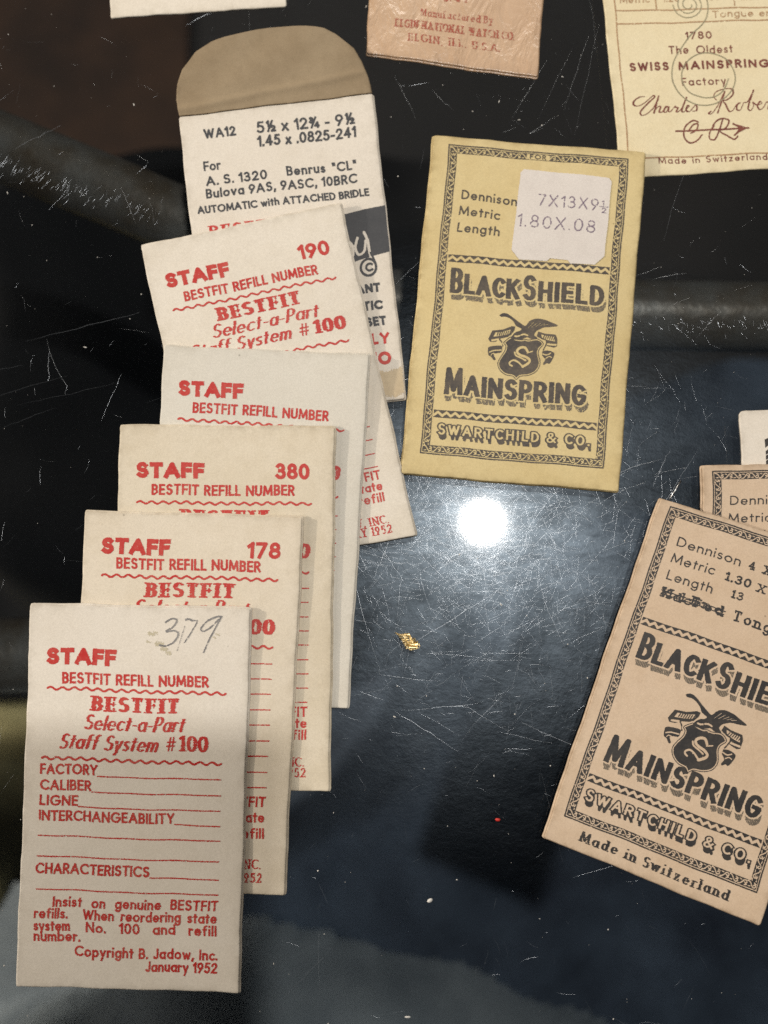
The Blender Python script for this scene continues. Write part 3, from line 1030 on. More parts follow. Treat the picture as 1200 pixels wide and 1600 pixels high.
LONG = [[(-66, 58), (-45, 63.5)], [(-73, 47), (-58, 51.5)], [(-73.5, 52), (-66, 53.5)], [(-67, 46), (-49, 50)], [(-70, 41.5), (-60, 45.5)], [(-48, 52), (-51.5, 43)],
        [(-62, 58.5), (-61, 55), (-58, 49.5), (-58.2, 47.8)], [(-61.5, 56), (-61.4, 50.5)], [(34, 34), (27, 25), (21, 16)], [(57, 38), (50, 27), (45, 17)], [(52, 38), (48.5, 31)], [(52, 30), (53.6, 26.5)],
        [(58.5, 97), (54, 84), (52, 77)], [(62.5, 64), (57.5, 58.5)], [(20, 12), (4, 2)], [(2, -9), (13, -16)], [(-18, -58), (-9, -49)], [(3, -9), (14, -8), (22, -12.5)],
        [(24, -11), (33, -15), (38, -16)], [(10, 31), (14, 18)], [(9, 15), (14, 20)], [(-2, 14), (2, 24)], [(4.5, 12), (-1.5, 22)], [(28, 38), (32, 27)], [(20.5, 35), (26, 30)], [(-70, 107), (-78, 101)],
        [(-61, 100), (-70, 95)], [(-38, 120), (-31, 124)], [(31, 113), (24, 101)], [(36, 116), (29, 101)], [(39, 118), (34, 103)], [(41, 120), (36, 98)], [(33, 102), (27, 98), (30, 99.5)], [(9, 107), (13, 103)], [(2, 110), (6, 101)], [(4, 4), (0, 0)]]
for l in LONG:
    pts = np.array(l, float)
    n = 10
    t = np.linspace(0, len(pts) - 1, n)
    xy = np.stack([np.interp(t, np.arange(len(pts)), pts[:, d]) for d in (0, 1)], 1) + rng.normal(0, 0.09, (n, 2))
    items.append((xy, rng.uniform(0.018, 0.042)))
sc_ob = child_of_table(scratches('scratch', items, M['scratch']))
sc_ob['kind'] = 'stuff'


# ------------------------------------------------------------------ the red printed envelopes
def wavy(art, x0, x1, y, slope, n=15, amp=2.1, hw=1.65):
    pts = []
    for i in range(n * 10 + 1):
        t = i / (n * 10)
        s = math.sin(2 * math.pi * n * t)
        pts.append((x0 + (x1 - x0) * t, y + slope * t - amp * s))
    art.strokes([pts], hw)


def staff_art(kind):
    """The red form. KIND picks the printing: each batch sits a little differently on its envelope."""
    a = Ink(346, 598)
    T = a.text
    head, rules, tail, sl, wide = {
        '379': ((95, 125.5, 133, 168, 198, 229, 243.5), None, (475, 494, 513, 528, 550, 570), 1.0, False),
        '190': ((87, 116.5, 128.5, 163, 192, 221, 242), (282, 305, 328, 351, 374, 398, 421, 446, 469), (492, 511, 531, 548, 569, 586), 0.2, True),
        'white': ((83.5, 112, 124, 158, 188, 217, 238), (278, 301, 324, 347, 370, 393, 416, 440, 463), (486, 505, 525, 542, 565, 582), 2.0, True),
        '380': ((88.5, 116.5, 129, 164, 193, 220, 243), (269, 292, 316, 339, 362, 386, 409, 432, 455), (479, 497, 516, 536, 559, 576), 0.1, True),
        '178': ((67.5, 91, 102.5, 135, 163, 191, 211), (237, 261, 285, 310, 334, 359, 383, 408, 432), (463, 487, 512, 534, 559, 580), 0.1, True),
    }[kind]
    T('STAFF', 29, 138, head[0], 27, 3.8, slope=1.2 * sl, ls=0.10)
    T('BESTFIT REFILL NUMBER', 54, 283, head[1], 18.5, 1.8, slope=2.6 * sl, sp=0.5, ls=.16)
    wavy(a, 31, 310, head[2], 4.2 * sl)
    T('BESTFIT', 100, 245 if wide else 240, head[3], 24, 3.9, 'serif', slope=2 * sl, ls=.07)
    T('Select-a-Part', 84 if wide else 90, 266 if wide else 246, head[4], 24.5, 2.4, 'ital', slope=1.5 * sl, ls=.11)
    T('Staff System', 42 if wide else 52, 214 if wide else 206, head[5], 24.5, 2.4, 'ital', slope=1.5 * sl, ls=.11, sp=.45)
    T('#', 230 if wide else 221, 247 if wide else 235, head[5], 22, 1.25, 'sans')
    T('100', 252 if wide else 238, 310 if wide else 286, head[5] + .3, 25, 4.0 if wide else 3.0, 'serif', slope=.6 * sl, ls=.06)
    wavy(a, 28, 308, head[6], 4.2 * sl)
    if rules is None:
        for s_, y, x1 in (('FACTORY', 269, 115), ('CALIBER', 294, 106), ('LIGNE', 318, 86), ('INTERCHANGEABILITY', 342, 237)):
            T(s_, 26, x1, y, 17, 1.6, slope=.8, ls=.15)
            a.strokes([[(x1 + 1, y + 1.5), (308, y + 3.6)]], 0.95)
        a.strokes([[(25, 365), (308, 368)]], .95)
        a.strokes([[(25, 397), (308, 400)]], .95)
        a.strokes([[(26, 448), (309, 451)]], 0.95)
        T('CHARACTERISTICS', 24, 201, 424, 17, 1.6, slope=1.2, ls=.15)
        a.strokes([[(202, 426), (309, 428)]], 0.95)
    else:
        for s_, y, x1 in (('FACTORY', rules[0], 115), ('CALIBER', rules[1], 106), ('LIGNE', rules[2], 86), ('INTERCHANGEABILITY', rules[3], 237), ('CHARACTERISTICS', rules[7], 201)):
            T(s_, 26, x1, y, 17, 1.6, ls=.15)
        for k, y in enumerate(rules):
            x = {0: 116, 1: 107, 2: 87, 3: 238, 7: 202}.get(k, 25)
            a.strokes([[(x, y + .5), (309, y + .8)]], 0.95)
    T('Insist on genuine BESTFIT', 53, 310, tail[0], 16.5, 1.5, slope=1.0 * sl, sp=.95, ls=.15)
    T('refills.', 25, 77, tail[1] - 1, 16.5, 1.5, ls=.15)
    T('When reordering state', 101, 309, tail[1], 16.5, 1.5, slope=1.0 * sl, sp=.7, ls=.15)
    T('system', 25, 81, tail[2] - 1, 16.5, 1.5, ls=.15)
    T('No. 100 and refill', 106, 309, tail[2], 16.5, 1.5, slope=1.0 * sl, sp=1.3, ls=.15)
    T('number.', 25, 97, tail[3], 16.5, 1.5, ls=.15)
    if kind != '379':
        T('COPYRIGHT B. JADOW, INC.', 70, 306, tail[4], 15, 1.3, 'light', slope=.5 * sl, sp=.5, ls=.16)
        T('JANUARY 1952', 190, 309, tail[5], 15, 1.3, 'light', slope=.3 * sl, sp=.5, ls=.16)
    else:
        T('Copyright B. Jadow, Inc.', 89, 311, tail[4], 16.5, 1.5, slope=1.0, sp=.5, ls=.15)
        T('January 1952', 200, 311, tail[5], 16.5, 1.5, slope=.5, sp=.45, ls=.15)
    a.wear(11 + ord(kind[1]), 0.9, 0.12)
    return a


def number_art(s, x0, x1, y):
    a = Ink(346, 110)
    a.text(s, x0, x1, y, 27, 2.9, ls=.12)
    a.wear(5 + ord(s[1]), 0.7, 0.08)
    return a


GROUP = 'red printed spare part envelopes in an overlapping row'
ENV = [
    ('s190', 'cream', (258, 311, 86), 'tilted cream envelope with red print and red number 190, topmost of the overlapping row'),
    ('swhite', 'white', None, 'whitest envelope of the overlapping row, red heading without any number'),
    ('s380', 'cream_dull', (253, 307, 89), 'cream envelope with red print and red number 380 in the overlapping row'),
    ('s178', 'cream_warm', (261, 314, 69), 'cream envelope with red print and red number 178 in the overlapping row'),
    ('s379', 'ivory', None, 'cream envelope with 379 pencilled by hand, frontmost and fully visible of the row'),
]
for k, (key, mat, num, label) in enumerate(ENV):
    sh = Sheet('envelope', Q[key], 346, 598, label, 'envelope', GROUP, bulge=0.22, wave=0.05, seed=20 + k, curl=0.25)
    sh.panel('back_panel', M[mat], 0.24, -0.44, grow=(0.05, 0.35, 0.28, 0.05), corner=0.35, nick=0.06)
    sh.panel('front_panel', M[mat], 0.24, 0.0, corner=0.3, nick=0.07)
    sh.printed('lettering', staff_art(key[1:]), M['red'])
    if num:
        sh.printed('number_print', number_art(key[1:], *num), M['red'], box=(0, 0, 1, 110 / 598))
    if key == 's379':
        c = lambda *p: spline([(x / 2.857 - 46, y / 2.857 - 25) for x, y in p])
        a = Ink(346, 110)
        a.strokes([c((742, 140), (770, 124), (792, 132), (778, 160), (745, 182), (782, 180), (800, 196), (780, 232), (745, 248), (718, 244))], 1.35)
        a.strokes([c((832, 132), (846, 125), (862, 132), (884, 134), (868, 168), (846, 206), (828, 234))], 0.9)
        a.strokes([c((834, 128), (846, 126), (860, 132))], 1.5)
        a.strokes([c((828, 160), (812, 215), (797, 272))], 0.4)
        a.strokes([c((990, 116), (968, 112), (930, 132), (902, 166), (912, 180), (946, 160), (988, 118), (968, 160), (940, 215), (916, 276))], 1.1)
        a.strokes([c((935, 128), (970, 113), (992, 112))], 1.5)
        a.wear(77, 1.1, 0.20, 2.0)
        sh.printed('handwriting', a, M['pencil'], 0.06, box=(0, 0, 1, 110 / 598))
        b = Ink(346, 130)
        for (x, y, r) in ((192, 42, 5), (205, 58, 6), (213, 66, 5), (220, 73, 4), (198, 40, 3), (296, 43, 3), (290, 47, 2.5), (188, 55, 3)):
            b.strokes([[(x - r * .6, y), (x + r * .6, y + r * .3)]], r * .6)
        b.wear(40, 4.5, 0.30, 2.0)
        sh.printed('rubbed_smudge', b, M['smudge'], 0.02, box=(0, 0, 1, 130 / 598))


# ------------------------------------------------------------------ the open white envelope behind the row
sh = Sheet('open_envelope', Q['wa12'], 304, 480, 'white paper envelope with its brown rounded flap open and black and red print', 'envelope', None, bulge=0.10, wave=0.05, seed=3)
sh.panel('front_panel', M['ivory'], 0.30, 0.0, corner=0.45, nick=0.06)
sh.panel('back_panel', M['ivory'], 0.30, -0.42, corner=0.45, grow=(0.05, 0, 0.25, 0.2))
fv = np.array([0, 12, 26, 48, 70, 95, 107, 112, 115, 116.5]) / 480
fl_ = np.array([1, 0, 0, 5, 15, 39, 66, 92, 135, 165]) / 304
fr_ = np.array([303, 302, 300, 294, 283, 258, 240, 222, 195, 170]) / 304
lo = lambda v: np.interp(-v, fv, fl_)
hi = lambda v: np.interp(-v, fv, fr_)
vmax = fv[-1]
lift = lambda u, v: 0.5 + np.maximum(0, -v) * 9 + 0.06 * np.sin(14 * u + 40 * v) * np.minimum(1, -v * 12) + 0.22 * np.exp(-((v + .045 + .05 * (u - .5)) / .012) ** 2)
fp = sh.panel('flap', M['kraft'], 0.28, -0.45, outline=(lo, hi, lambda V: -vmax + V * (vmax - 0.002)), lift=lift, nick=0.05)
fp['label'] = 'brown rounded flap folded open'
a = Ink(304, 480)
T = a.text
T('WA12', 36, 85, 39.5, 16, 1.6, slope=1.5, ls=.18)
T('5\u00bd x 12\u00be - 9\u00bd', 118, 271, 42.5, 19, 1.7, slope=3, sp=.42, ls=.12)
T('1.45 x .0825-241', 117, 271, 64.5, 18, 1.75, slope=2.5, sp=.45, ls=.14)
T('For', 31, 57, 91, 15.5, 1.4, slope=.5, ls=.14)
T('A. S. 1320', 32, 127, 115, 15.5, 1.5, slope=2, sp=.4, ls=.17)
T('Benrus "CL"', 158, 267, 115.5, 15.5, 1.5, slope=3, sp=.7, ls=.17)
T('Bulova 9AS, 9ASC, 10BRC', 30, 266, 135, 15.5, 1.5, slope=5, sp=.42, ls=.16)
T('AUTOMATIC with ATTACHED BRIDLE', 14, 282, 158, 12.5, 1.35, slope=5, sp=.42, ls=.12)
a.poly([(100, 199), (304, 180), (304, 253), (100, 286)])
cu = Ink(304, 480)
# brush lettering in the dark panel, left light
a.strokes([spline([(226, 236), (240, 250), (246, 252), (246, 235), (236, 226)])], 2.0, cut=True)
a.strokes([spline([(256, 226), (251, 240), (255, 252), (264, 248), (268, 232)])], 2.0, cut=True)
a.strokes([spline([(267, 219), (271, 232), (272, 248), (275, 262)])], 2.2, cut=True)
a.strokes([A(269, 274, 12, 13, 0, 360)], 1.9)
a.strokes([spline([(274, 252), (278, 262), (281, 272)])], 1.7)
a.text('C', 264, 276, 281, 14, 1.7)
T('ANT', 246, 283, 313, 14.5, 1.9, slope=1, ls=.14)
T('TIC', 254, 284, 340, 14.5, 1.9, slope=1, ls=.14)
T('SET', 255, 286, 365, 14.5, 1.9, slope=.5, ls=.14)
a.wear(31, .6, .06)
sh.printed('black_lettering', a, M['slate'])
a = Ink(304, 480)
a.text('BESTFIT', 26, 150, 195, 17, 2.6, 'serif', slope=1, ls=.05)
a.text('LY', 260, 288, 393, 17, 2.1, slope=1, ls=.16)
a.text('TO', 252, 288, 425, 20, 2.6, slope=.5, ls=.16)
a.wear(33, .7, .08)
sh.printed('red_lettering', a, M['red'])
a = Ink(304, 480)
a.poly([(100, 432), (226, 430), (281, 436), (304, 431), (304, 470), (290, 476), (240, 468), (100, 474)])
a.wear(35, 5, .1)
b_ = sh.printed('paste_stain', a, paper('paste_stained_paper', srgb(208, 190, 160), srgb(190, 168, 132)), 0.02)

# ------------------------------------------------------------------ the two crest packets
BX, BY = 336, 531


def scroll_band(a, x0, y0, x1, y1, hb, kind, period=14.0):
    """A dark ornamental band from (x0,y0) to (x1,y1) of half width HB with light scrolls or zigzags left out of it."""
    L = math.hypot(x1 - x0, y1 - y0)
    n = max(1, round(L / period))
    p = L / n
    dx, dy = (x1 - x0) / L, (y1 - y0) / L
    nx, ny = -dy, dx
    a.poly([(x0 + nx * hb, y0 + ny * hb), (x1 + nx * hb, y1 + ny * hb), (x1 - nx * hb, y1 - ny * hb), (x0 - nx * hb, y0 - ny * hb)])
    at = lambda t, q: (x0 + dx * t + nx * q, y0 + dy * t + ny * q)
    if kind == 'zig':
        pts = []
        for i in range(n):
            pts += [at(i * p, hb * .46), at(i * p + p / 2, -hb * .46)]
        pts.append(at(L, hb * .52))
        a.strokes([pts], hb * .34, cut=True)
    else:
        k = hb / 5.2
        for i in range(n):
            t0 = (i + .5) * p
            fl = 1 if i % 2 else -1
            u = [(-6.5, 3.9), (-3.6, 3.4), (-.8, .6), (1.8, -2.7), (4.6, -3.2), (6.4, -1.0), (4.8, 1.0), (3.0, -.3)]
            a.strokes([spline([at(t0 + q * p / 14, fl * r * k) for q, r in u], 5)], 0.85, cut=True)
            a.strokes([[at(t0 + 3.2 * p / 14, fl * 3.4 * k), at(t0 + 6.8 * p / 14, fl * 2.0 * k)]], 0.75, cut=True)
            a.strokes([[at(t0 - 4.8 * p / 14, -fl * 2.8 * k), at(t0 - 1.8 * p / 14, -fl * 2.4 * k)]], 0.75, cut=True)


def border_art(bx0, by0, bx1, by1, d1, d2, seed):
    a = Ink(BX, BY)
    hb = 5.3
    o = 7.6
    scroll_band(a, bx0 + o, by0 + 3, bx0 + o, by1 - 3, hb, 'scroll')
    scroll_band(a, bx1 - o, by0 + 3, bx1 - o, by1 - 3, hb, 'scroll')
    scroll_band(a, bx0 + 3, by0 + o, bx1 - 3, by0 + o, hb, 'scroll')
    scroll_band(a, bx0 + 3, by1 - o, bx1 - 3, by1 - o, hb, 'scroll')
    a.strokes([[(bx0, by0), (bx1, by0), (bx1, by1), (bx0, by1), (bx0, by0)]], 1.0)
    for d in (d1, d2):
        scroll_band(a, bx0 + 15, d, bx1 - 15, d, 5.8, 'zig', 13)
    if seed == 50:
        m = (bx0 + bx1) / 2
        a.strokes([[(m - 14, by0 + o), (m + 14, by0 + o)]], 4.4, cut=True)
        a.text('FOR', m - 13, m + 13, by0 + o + 3.6, 7.4, .8)
    a.wear(seed, .55, .07)
    return a


def shadow_text(art_list, sx, sy, gap, hatch=0.0, hollow=False, outline=0.0, holes=0.0):
    """Dark letters with a cast block shadow below right, or hollow ones with a dark outline and shadow."""
    a = art_list
    base = a.f.copy()
    sh_ = np.full_like(base, -30.0)
    for t in np.linspace(0.15 if holes < .1 else 0.7, 1, 8):
        np.maximum(sh_, a.shifted(sx * t, sy * t), out=sh_)
    if hatch:
        xs = np.arange(base.shape[1]) / a.res
        h = (np.sin(2 * math.pi * xs / 2.6) * 1.0 + hatch).astype(np.float32)
        sh_ = np.minimum(sh_, h[None, :])
    if holes > .1:
        h_, w_ = base.shape
        sh_ -= (np.maximum(0, smooth_noise(h_, w_, 8, 5) * .6 + smooth_noise(h_, w_, 3, 6) * .4 - .50) * 14).astype(np.float32)
    if hollow:
        a.f = np.minimum(np.maximum(base + outline, sh_), -(base - 0.1))
    else:
        a.f = np.maximum(base, np.minimum(sh_, -(base + gap)))
    return a


def title_art(rows, seed, holes):
    """Dark letters, and their paler block shadow as a second field."""
    out, sha = Ink(BX, BY), Ink(BX, BY)
    for (s, x0, x1, y, slope, cap, big, bigidx, hw) in rows:
        a = Ink(BX, BY)
        a.text(s, x0, x1, y, cap, hw, 'cond', slope=slope, ls=.10, sp=.10, pad=10, caps1=(big, bigidx))
        g = np.full_like(a.f, -30.0)
        for t in np.linspace(0.1, 1, 10):
            np.maximum(g, a.shifted(4.2 * t, 10.5 * t), out=g)
        xs = np.arange(g.shape[1]) / a.res
        g = np.minimum(g, (np.sin(2 * math.pi * xs / 2.4) * 1.0 + .75).astype(np.float32)[None, :])
        g = np.minimum(g, -(a.f + 2.3))
        np.maximum(out.f, a.f, out=out.f)
        np.maximum(sha.f, g, out=sha.f)
    out.wear(seed, .6, .05 + holes * .3, 2.2)
    sha.wear(seed + 7, .6, holes, 3.0)
    return out, sha


def maker_art(x0, xm, xa, xb, x1, y, slope, cap, seed):
    a = Ink(BX, BY)
    n = x1 - x0
    a.text('SWARTCHILD', x0, xm, y, cap, 1.9, 'cond', slope=slope * (xm - x0) / n, ls=.18, pad=8, caps1=(cap * 1.12, (0,)))
    a.text('&', xa, xa + 17, y + slope * (xa - x0) / n, cap, 1.7, 'cond', pad=8)
    a.text('CO.', xb, x1, y + slope * (xb - x0) / n, cap, 1.9, 'cond', slope=slope * (x1 - xb) / n, ls=.18, pad=8)
    shadow_text(a, 2.6, 7.5, 0, 0, True, 1.5)
    a.wear(seed, .45, .05)
    return a


def crest_art(cx, cy, k, seed):
    """Eagle over a shield between two ribbons, drawn on a 1200 x 1040 sheet."""
    a = Ink(BX, BY)

    def P(*pts):
        out = []
        for X_, Y_ in pts:
            x = (X_ - 560) / 8
            out.append((cx + x * k, cy + ((Y_ - 640) / 8 - .07 * x) * k))
        return out
    C = lambda *pts: spline(P(*pts), 4)
    # ribbons
    a.poly(P((200, 335), (330, 320), (430, 280), (475, 285), (470, 330), (420, 405), (300, 432), (250, 470), (185, 475), (158, 440)), .2)
    a.poly(P((238, 355), (330, 345), (425, 318), (438, 350), (400, 380), (300, 398), (215, 412)), -.1, cut=True)
    a.strokes([C((205, 455), (240, 448), (280, 440))], 1.5 * k, cut=True)
    for x_ in range(262, 420, 26):
        a.strokes([P((x_, 392 - (x_ - 262) * .12), (x_ + 10, 358 - (x_ - 262) * .16))], .7 * k)
    a.strokes([C((296, 440), (330, 480), (345, 525))], .9 * k)
    a.poly(C((165, 550), (200, 530), (320, 520), (338, 560), (330, 602), (280, 612), (240, 632), (272, 688), (250, 698), (215, 658), (180, 640), (165, 590)), .1)
    a.strokes([C((188, 602), (240, 580), (328, 574))], .95 * k, cut=True)
    a.strokes([C((208, 640), (226, 618), (262, 622))], .7 * k, cut=True)
    a.poly(P((770, 345), (850, 370), (985, 385), (1012, 440), (1015, 530), (980, 545), (888, 520), (870, 452), (800, 432), (755, 400)), .2)
    a.poly(P((805, 378), (880, 398), (972, 410), (988, 470), (890, 448), (822, 418)), .1, cut=True)
    a.strokes([C((892, 500), (940, 506), (1000, 512))], 1.5 * k, cut=True)
    for x_ in range(838, 980, 26):
        a.strokes([P((x_, 424 + (x_ - 838) * .2), (x_ + 12, 396 + (x_ - 838) * .14))], .7 * k)
    a.strokes([C((888, 470), (872, 520), (850, 572))], .9 * k)
    a.poly(C((840, 590), (900, 580), (970, 600), (992, 640), (950, 740), (912, 735), (880, 757), (866, 740), (885, 690), (842, 640)), .1)
    a.strokes([C((850, 622), (900, 634), (945, 612))], .95 * k, cut=True)
    a.strokes([C((892, 676), (930, 654), (962, 668))], .8 * k, cut=True)
    # shield: dark field, light line, dark rim
    shp = C((430, 412), (500, 440), (570, 450), (605, 440), (660, 450), (770, 435), (845, 495), (800, 560), (792, 620), (826, 720), (820, 790), (780, 850), (700, 888), (600, 902), (555, 940), (510, 900), (420, 880), (340, 820), (305, 740), (330, 660), (375, 580), (380, 520), (352, 478), (430, 412))
    a.poly(shp, 2.6, cut=True)
    a.poly(shp, 0.5)
    ring = Ink(BX, BY)
    ring.poly(shp, -2.2)
    np.minimum(a.f, np.maximum(ring.f, -(ring.f + 1.6)), out=a.f)
    # the letter left light
    a.strokes([C((655, 590), (620, 545), (570, 545), (530, 575), (534, 612), (580, 642), (650, 665), (694, 700), (680, 740), (618, 782))], 2.0 * k, cut=True)
    a.strokes([C((498, 605), (520, 645), (580, 672), (645, 704))], 1.3 * k, cut=True)
    a.strokes([C((620, 782), (560, 730), (500, 702), (456, 722), (454, 752), (486, 772))], 1.4 * k, cut=True)
    a.strokes([P((655, 612), (720, 588))], .9 * k, cut=True)
    # the bird, wings up
    e1 = C((265, 140), (300, 118), (350, 120), (410, 155), (470, 200), (530, 240), (600, 278), (645, 220), (700, 190), (760, 185), (840, 200), (900, 225), (1000, 272), (900, 285), (830, 290), (775, 315), (735, 345), (720, 390), (760, 425), (720, 437), (680, 432), (640, 415), (600, 427), (560, 445), (500, 445), (440, 432), (460, 385), (500, 352), (540, 340), (560, 310), (520, 290), (485, 270), (455, 225), (400, 180), (340, 156), (290, 158), (265, 140))
    a.poly(e1, 0.3)
    a.strokes([C((484, 402), (512, 406), (540, 398)), C((562, 388), (600, 380), (640, 392))], 1.3 * k, cut=True)
    a.strokes([C((502, 304), (520, 318), (536, 322))], .9 * k, cut=True)
    for t in range(5):
        x_ = 640 + t * 45
        a.strokes([P((x_, 300 - t * 8), (x_ + 60, 225 + t * 6))], .32, cut=True)
    a.wear(seed, .4, .05)
    return a


def crest_packet(key, label, mat, inkm, border, title_rows, maker, crest, seed, hatch, holes, bulge, label_rows, made, name='printed_packet'):
    sh = Sheet(name, Q[key], BX, BY, label, 'packet', 'paper packets printed with an eagle crest', bulge=bulge, wave=0.06, seed=seed, curl=0.25)
    sh.panel('back_panel', M[mat], 0.30, -0.50, grow=(0.30, 0.12, 0.15, 0.10), corner=0.4, nick=0.06)
    sh.panel('front_panel', M[mat], 0.34, 0.0, corner=0.45, nick=0.07)
    sh.printed('border', border_art(*border, 50 if key == 'yellow' else 51), inkm)
    ti, sha = title_art(title_rows, seed + 1, holes)
    sh.printed('title_lettering', ti, inkm)
    sh.printed('lettering_shadow', sha, M['shade'], 0.03)
    sh.printed('maker_lettering', maker_art(*maker, seed + 2), inkm)
    sh.printed('crest', crest_art(*crest, seed + 3), inkm)
    a = Ink(BX, BY)
    for s, x0, x1, y, slope, hw in label_rows:
        a.text(s, x0, x1, y, 15, hw, slope=slope, ls=.17)
    if made:
        a.text('Made in Switzerland', *made, style='serif', slope=0, ls=.10, sp=.6)
    a.wear(seed + 4, .5, .12, 2.2)
    sh.printed('form_lettering', a, inkm)
    return sh


ysh = crest_packet('yellow', 'yellow paper packet with eagle crest and a white price sticker', 'yellow', M['grey'], (26, 14, 309, 498, 194.5, 436.5),
                   [('BLACK', 48, 156, 249, 2, 32, 40, (0,), 4.0), ('SHIELD', 161, 289, 251, 0, 32, 40, (0,), 4.0), ('MAINSPRING', 54, 274, 406, 1, 32, 42, (0,), 4.0)],
                   (49, 207, 217, 246, 286, 468, -1, 15.5), (165, 337, 1.0), 60, 0.0, 0.22, 0.40,
                   [('Dennison', 52, 140, 99.5, 3.5, 1.25), ('Metric', 50, 115, 125, 3, 1.25), ('Length', 51, 118, 152, 1.5, 1.25)], None)
a = Ink(BX, BY)
a.poly([(146, 43), (280, 47), (285, 52), (285, 172), (270, 187), (232, 189), (228, 184), (200, 182), (195, 187), (152, 188), (139, 174), (141, 48)])
a.wear(70, .9)
st = ysh.printed('price_sticker', a, M['sticker'], 0.10, label='white price sticker with clipped corners')
a = Ink(BX, BY)
a.text('7X13X9', 173, 268, 100, 19, .95, slope=1.5, ls=.26)
a.text('1', 273, 277, 92, 8, .6)
a.strokes([[(270, 94), (283, 94)]], .6)
a.text('2', 273, 281, 104, 8, .6)
a.text('1.80X.08', 143, 266, 135, 20, .95, slope=2.5, ls=.26)
a.wear(72, .9, .22, 2.4)
a = ysh.printed('sticker_lettering', a, M['purple'], 0.135, parent=st)

tsh = crest_packet('tan', 'tan paper packet with eagle crest lying tilted over another packet at the right', 'tan', M['black'], (18, 8, 316, 491, 184.5, 426.5),
                   [('BLACK', 42, 158, 239, 1, 32, 40, (0,), 4.1), ('SHIELD', 163, 298, 241, 0, 32, 40, (0,), 4.1), ('MAINSPRING', 46, 286, 397, 0, 32, 42, (0,), 4.1)],
                   (38, 210, 221, 250, 296, 459, -2, 15.5), (168, 330, 1.06), 80, 0.45, 0.05, 0.35,
                   [('Dennison', 45, 144, 62, .5, 1.0), ('Metric', 44, 111, 88, 0, 1.0), ('Length', 46, 117, 114.5, .5, 1.0)], (48, 281, 516.5, 15, 2.0))
a = Ink(BX, BY)
a.text('4 X 12', 155, 224, 62, 13.5, 1.3, 'type', sp=.7, ls=.22)
a.text('1.30', 126, 168, 89, 13.5, 1.5, 'type', ls=.16)
a.text('X 08', 177, 226, 90, 12.5, 1.1, 'type', sp=.5, ls=.22)
a.text('13', 143, 163, 110.5, 12.5, 1.3, 'type', ls=.2)
a.text('Tongue', 156, 246, 142, 16.5, 1.5, 'type', ls=.16)
for s, o in (('Hd End', 0), ('KdcFed', 2.0)):
    a.text(s, 45, 143, 140 + o, 14, 1.3, 'type', ls=.14, sp=.3)
a.strokes([[(45, 132), (144, 133)], [(46, 137), (143, 138)]], .8)
a.wear(90, .7, .14, 2.2)
tsh.printed('stamped_lettering', a, M['black'])

tb = crest_packet('tanback', 'tan paper packet mostly hidden under the tilted crest packet', 'tan', M['black'], (16, 10, 312, 498, 194, 436),
                  [('BLACK', 48, 156, 249, 0, 32, 40, (0,), 4.0), ('SHIELD', 161, 289, 249, 0, 32, 40, (0,), 4.0), ('MAINSPRING', 54, 274, 406, 0, 32, 42, (0,), 4.0)],
                  (49, 207, 217, 246, 286, 468, 0, 15.5), (165, 337, 1.0), 100, 0.0, 0.05, 0.15,
                  [('Dennison', 42, 138, 64, 0, 1.0), ('Metric', 40, 106, 92, 0, 1.0), ('Length', 42, 112, 118, 0, 1.0)], None)

# ------------------------------------------------------------------ cream packet under those two
sh = Sheet('cream_packet', Q['creamback'], 320, 500, 'cream packet with dark print, lowest of the pile at the right edge', 'packet', None, bulge=0.0, wave=0.04, seed=8)
sh.panel('paper_sheet', M['ivory'], 0.5, 0.0, corner=1.0, nick=0.07)
a = Ink(320, 500)
a.poly([(36, 46), (46, 42), (52, 54), (52, 90), (37, 88)])
a.poly([(50, 40), (290, 36), (290, 54), (52, 58)])
a.strokes([[(36, 62), (52, 50)]], 2.2, cut=True)
for y in (70, 78, 86):
    a.strokes([[(37, y), (52, y - 6)]], .6, cut=True)
a.wear(12, .5)
sh.printed('lettering', a, M['black'])

# ------------------------------------------------------------------ blank card at the top, shiny packet, scripted packet
sh = Sheet('paper_card', Q['card_top'], 270, 400, 'plain cream card cut off by the top edge above the open envelope', 'card', None, bulge=0.0, wave=0.05, seed=9)
sh.panel('paper_sheet', M['cream'], 0.38, 0.0, corner=0.45, nick=0.08)

sh = Sheet('glazed_packet', Q['elgin'], 272, 425, 'shiny brown glazed packet with faded red print at the top', 'packet', None, bulge=0.35, wave=0.14, seed=10, curl=0.2)
sh.panel('back_panel', M['shiny'], 0.30, -0.45, grow=(0.1, 0, 0.1, 0.30), corner=0.4, nick=0.08)
sh.panel('front_panel', M['shiny'], 0.30, 0.0, corner=0.45, nick=0.08)
a = Ink(272, 425)
T = a.text
T('241', 118, 154, 329, 11, 1.1, 'type', slope=-3, ls=.2)
T('Manufactured By', 81, 196, 357, 11.5, .9, 'light', slope=-4, ls=.16)
T('ELGIN NATIONAL WATCH CO.', 43, 232, 378, 12.5, 1.3, 'serif', slope=-4, ls=.18, sp=.55)
T('ELGIN, ILL. U.S.A.', 64, 210, 398, 12, 1.2, 'serif', slope=-3, ls=.2, sp=.7)
a.wear(14, .8, .20, 4.0)
sh.printed('lettering', a, M['faded_red'])

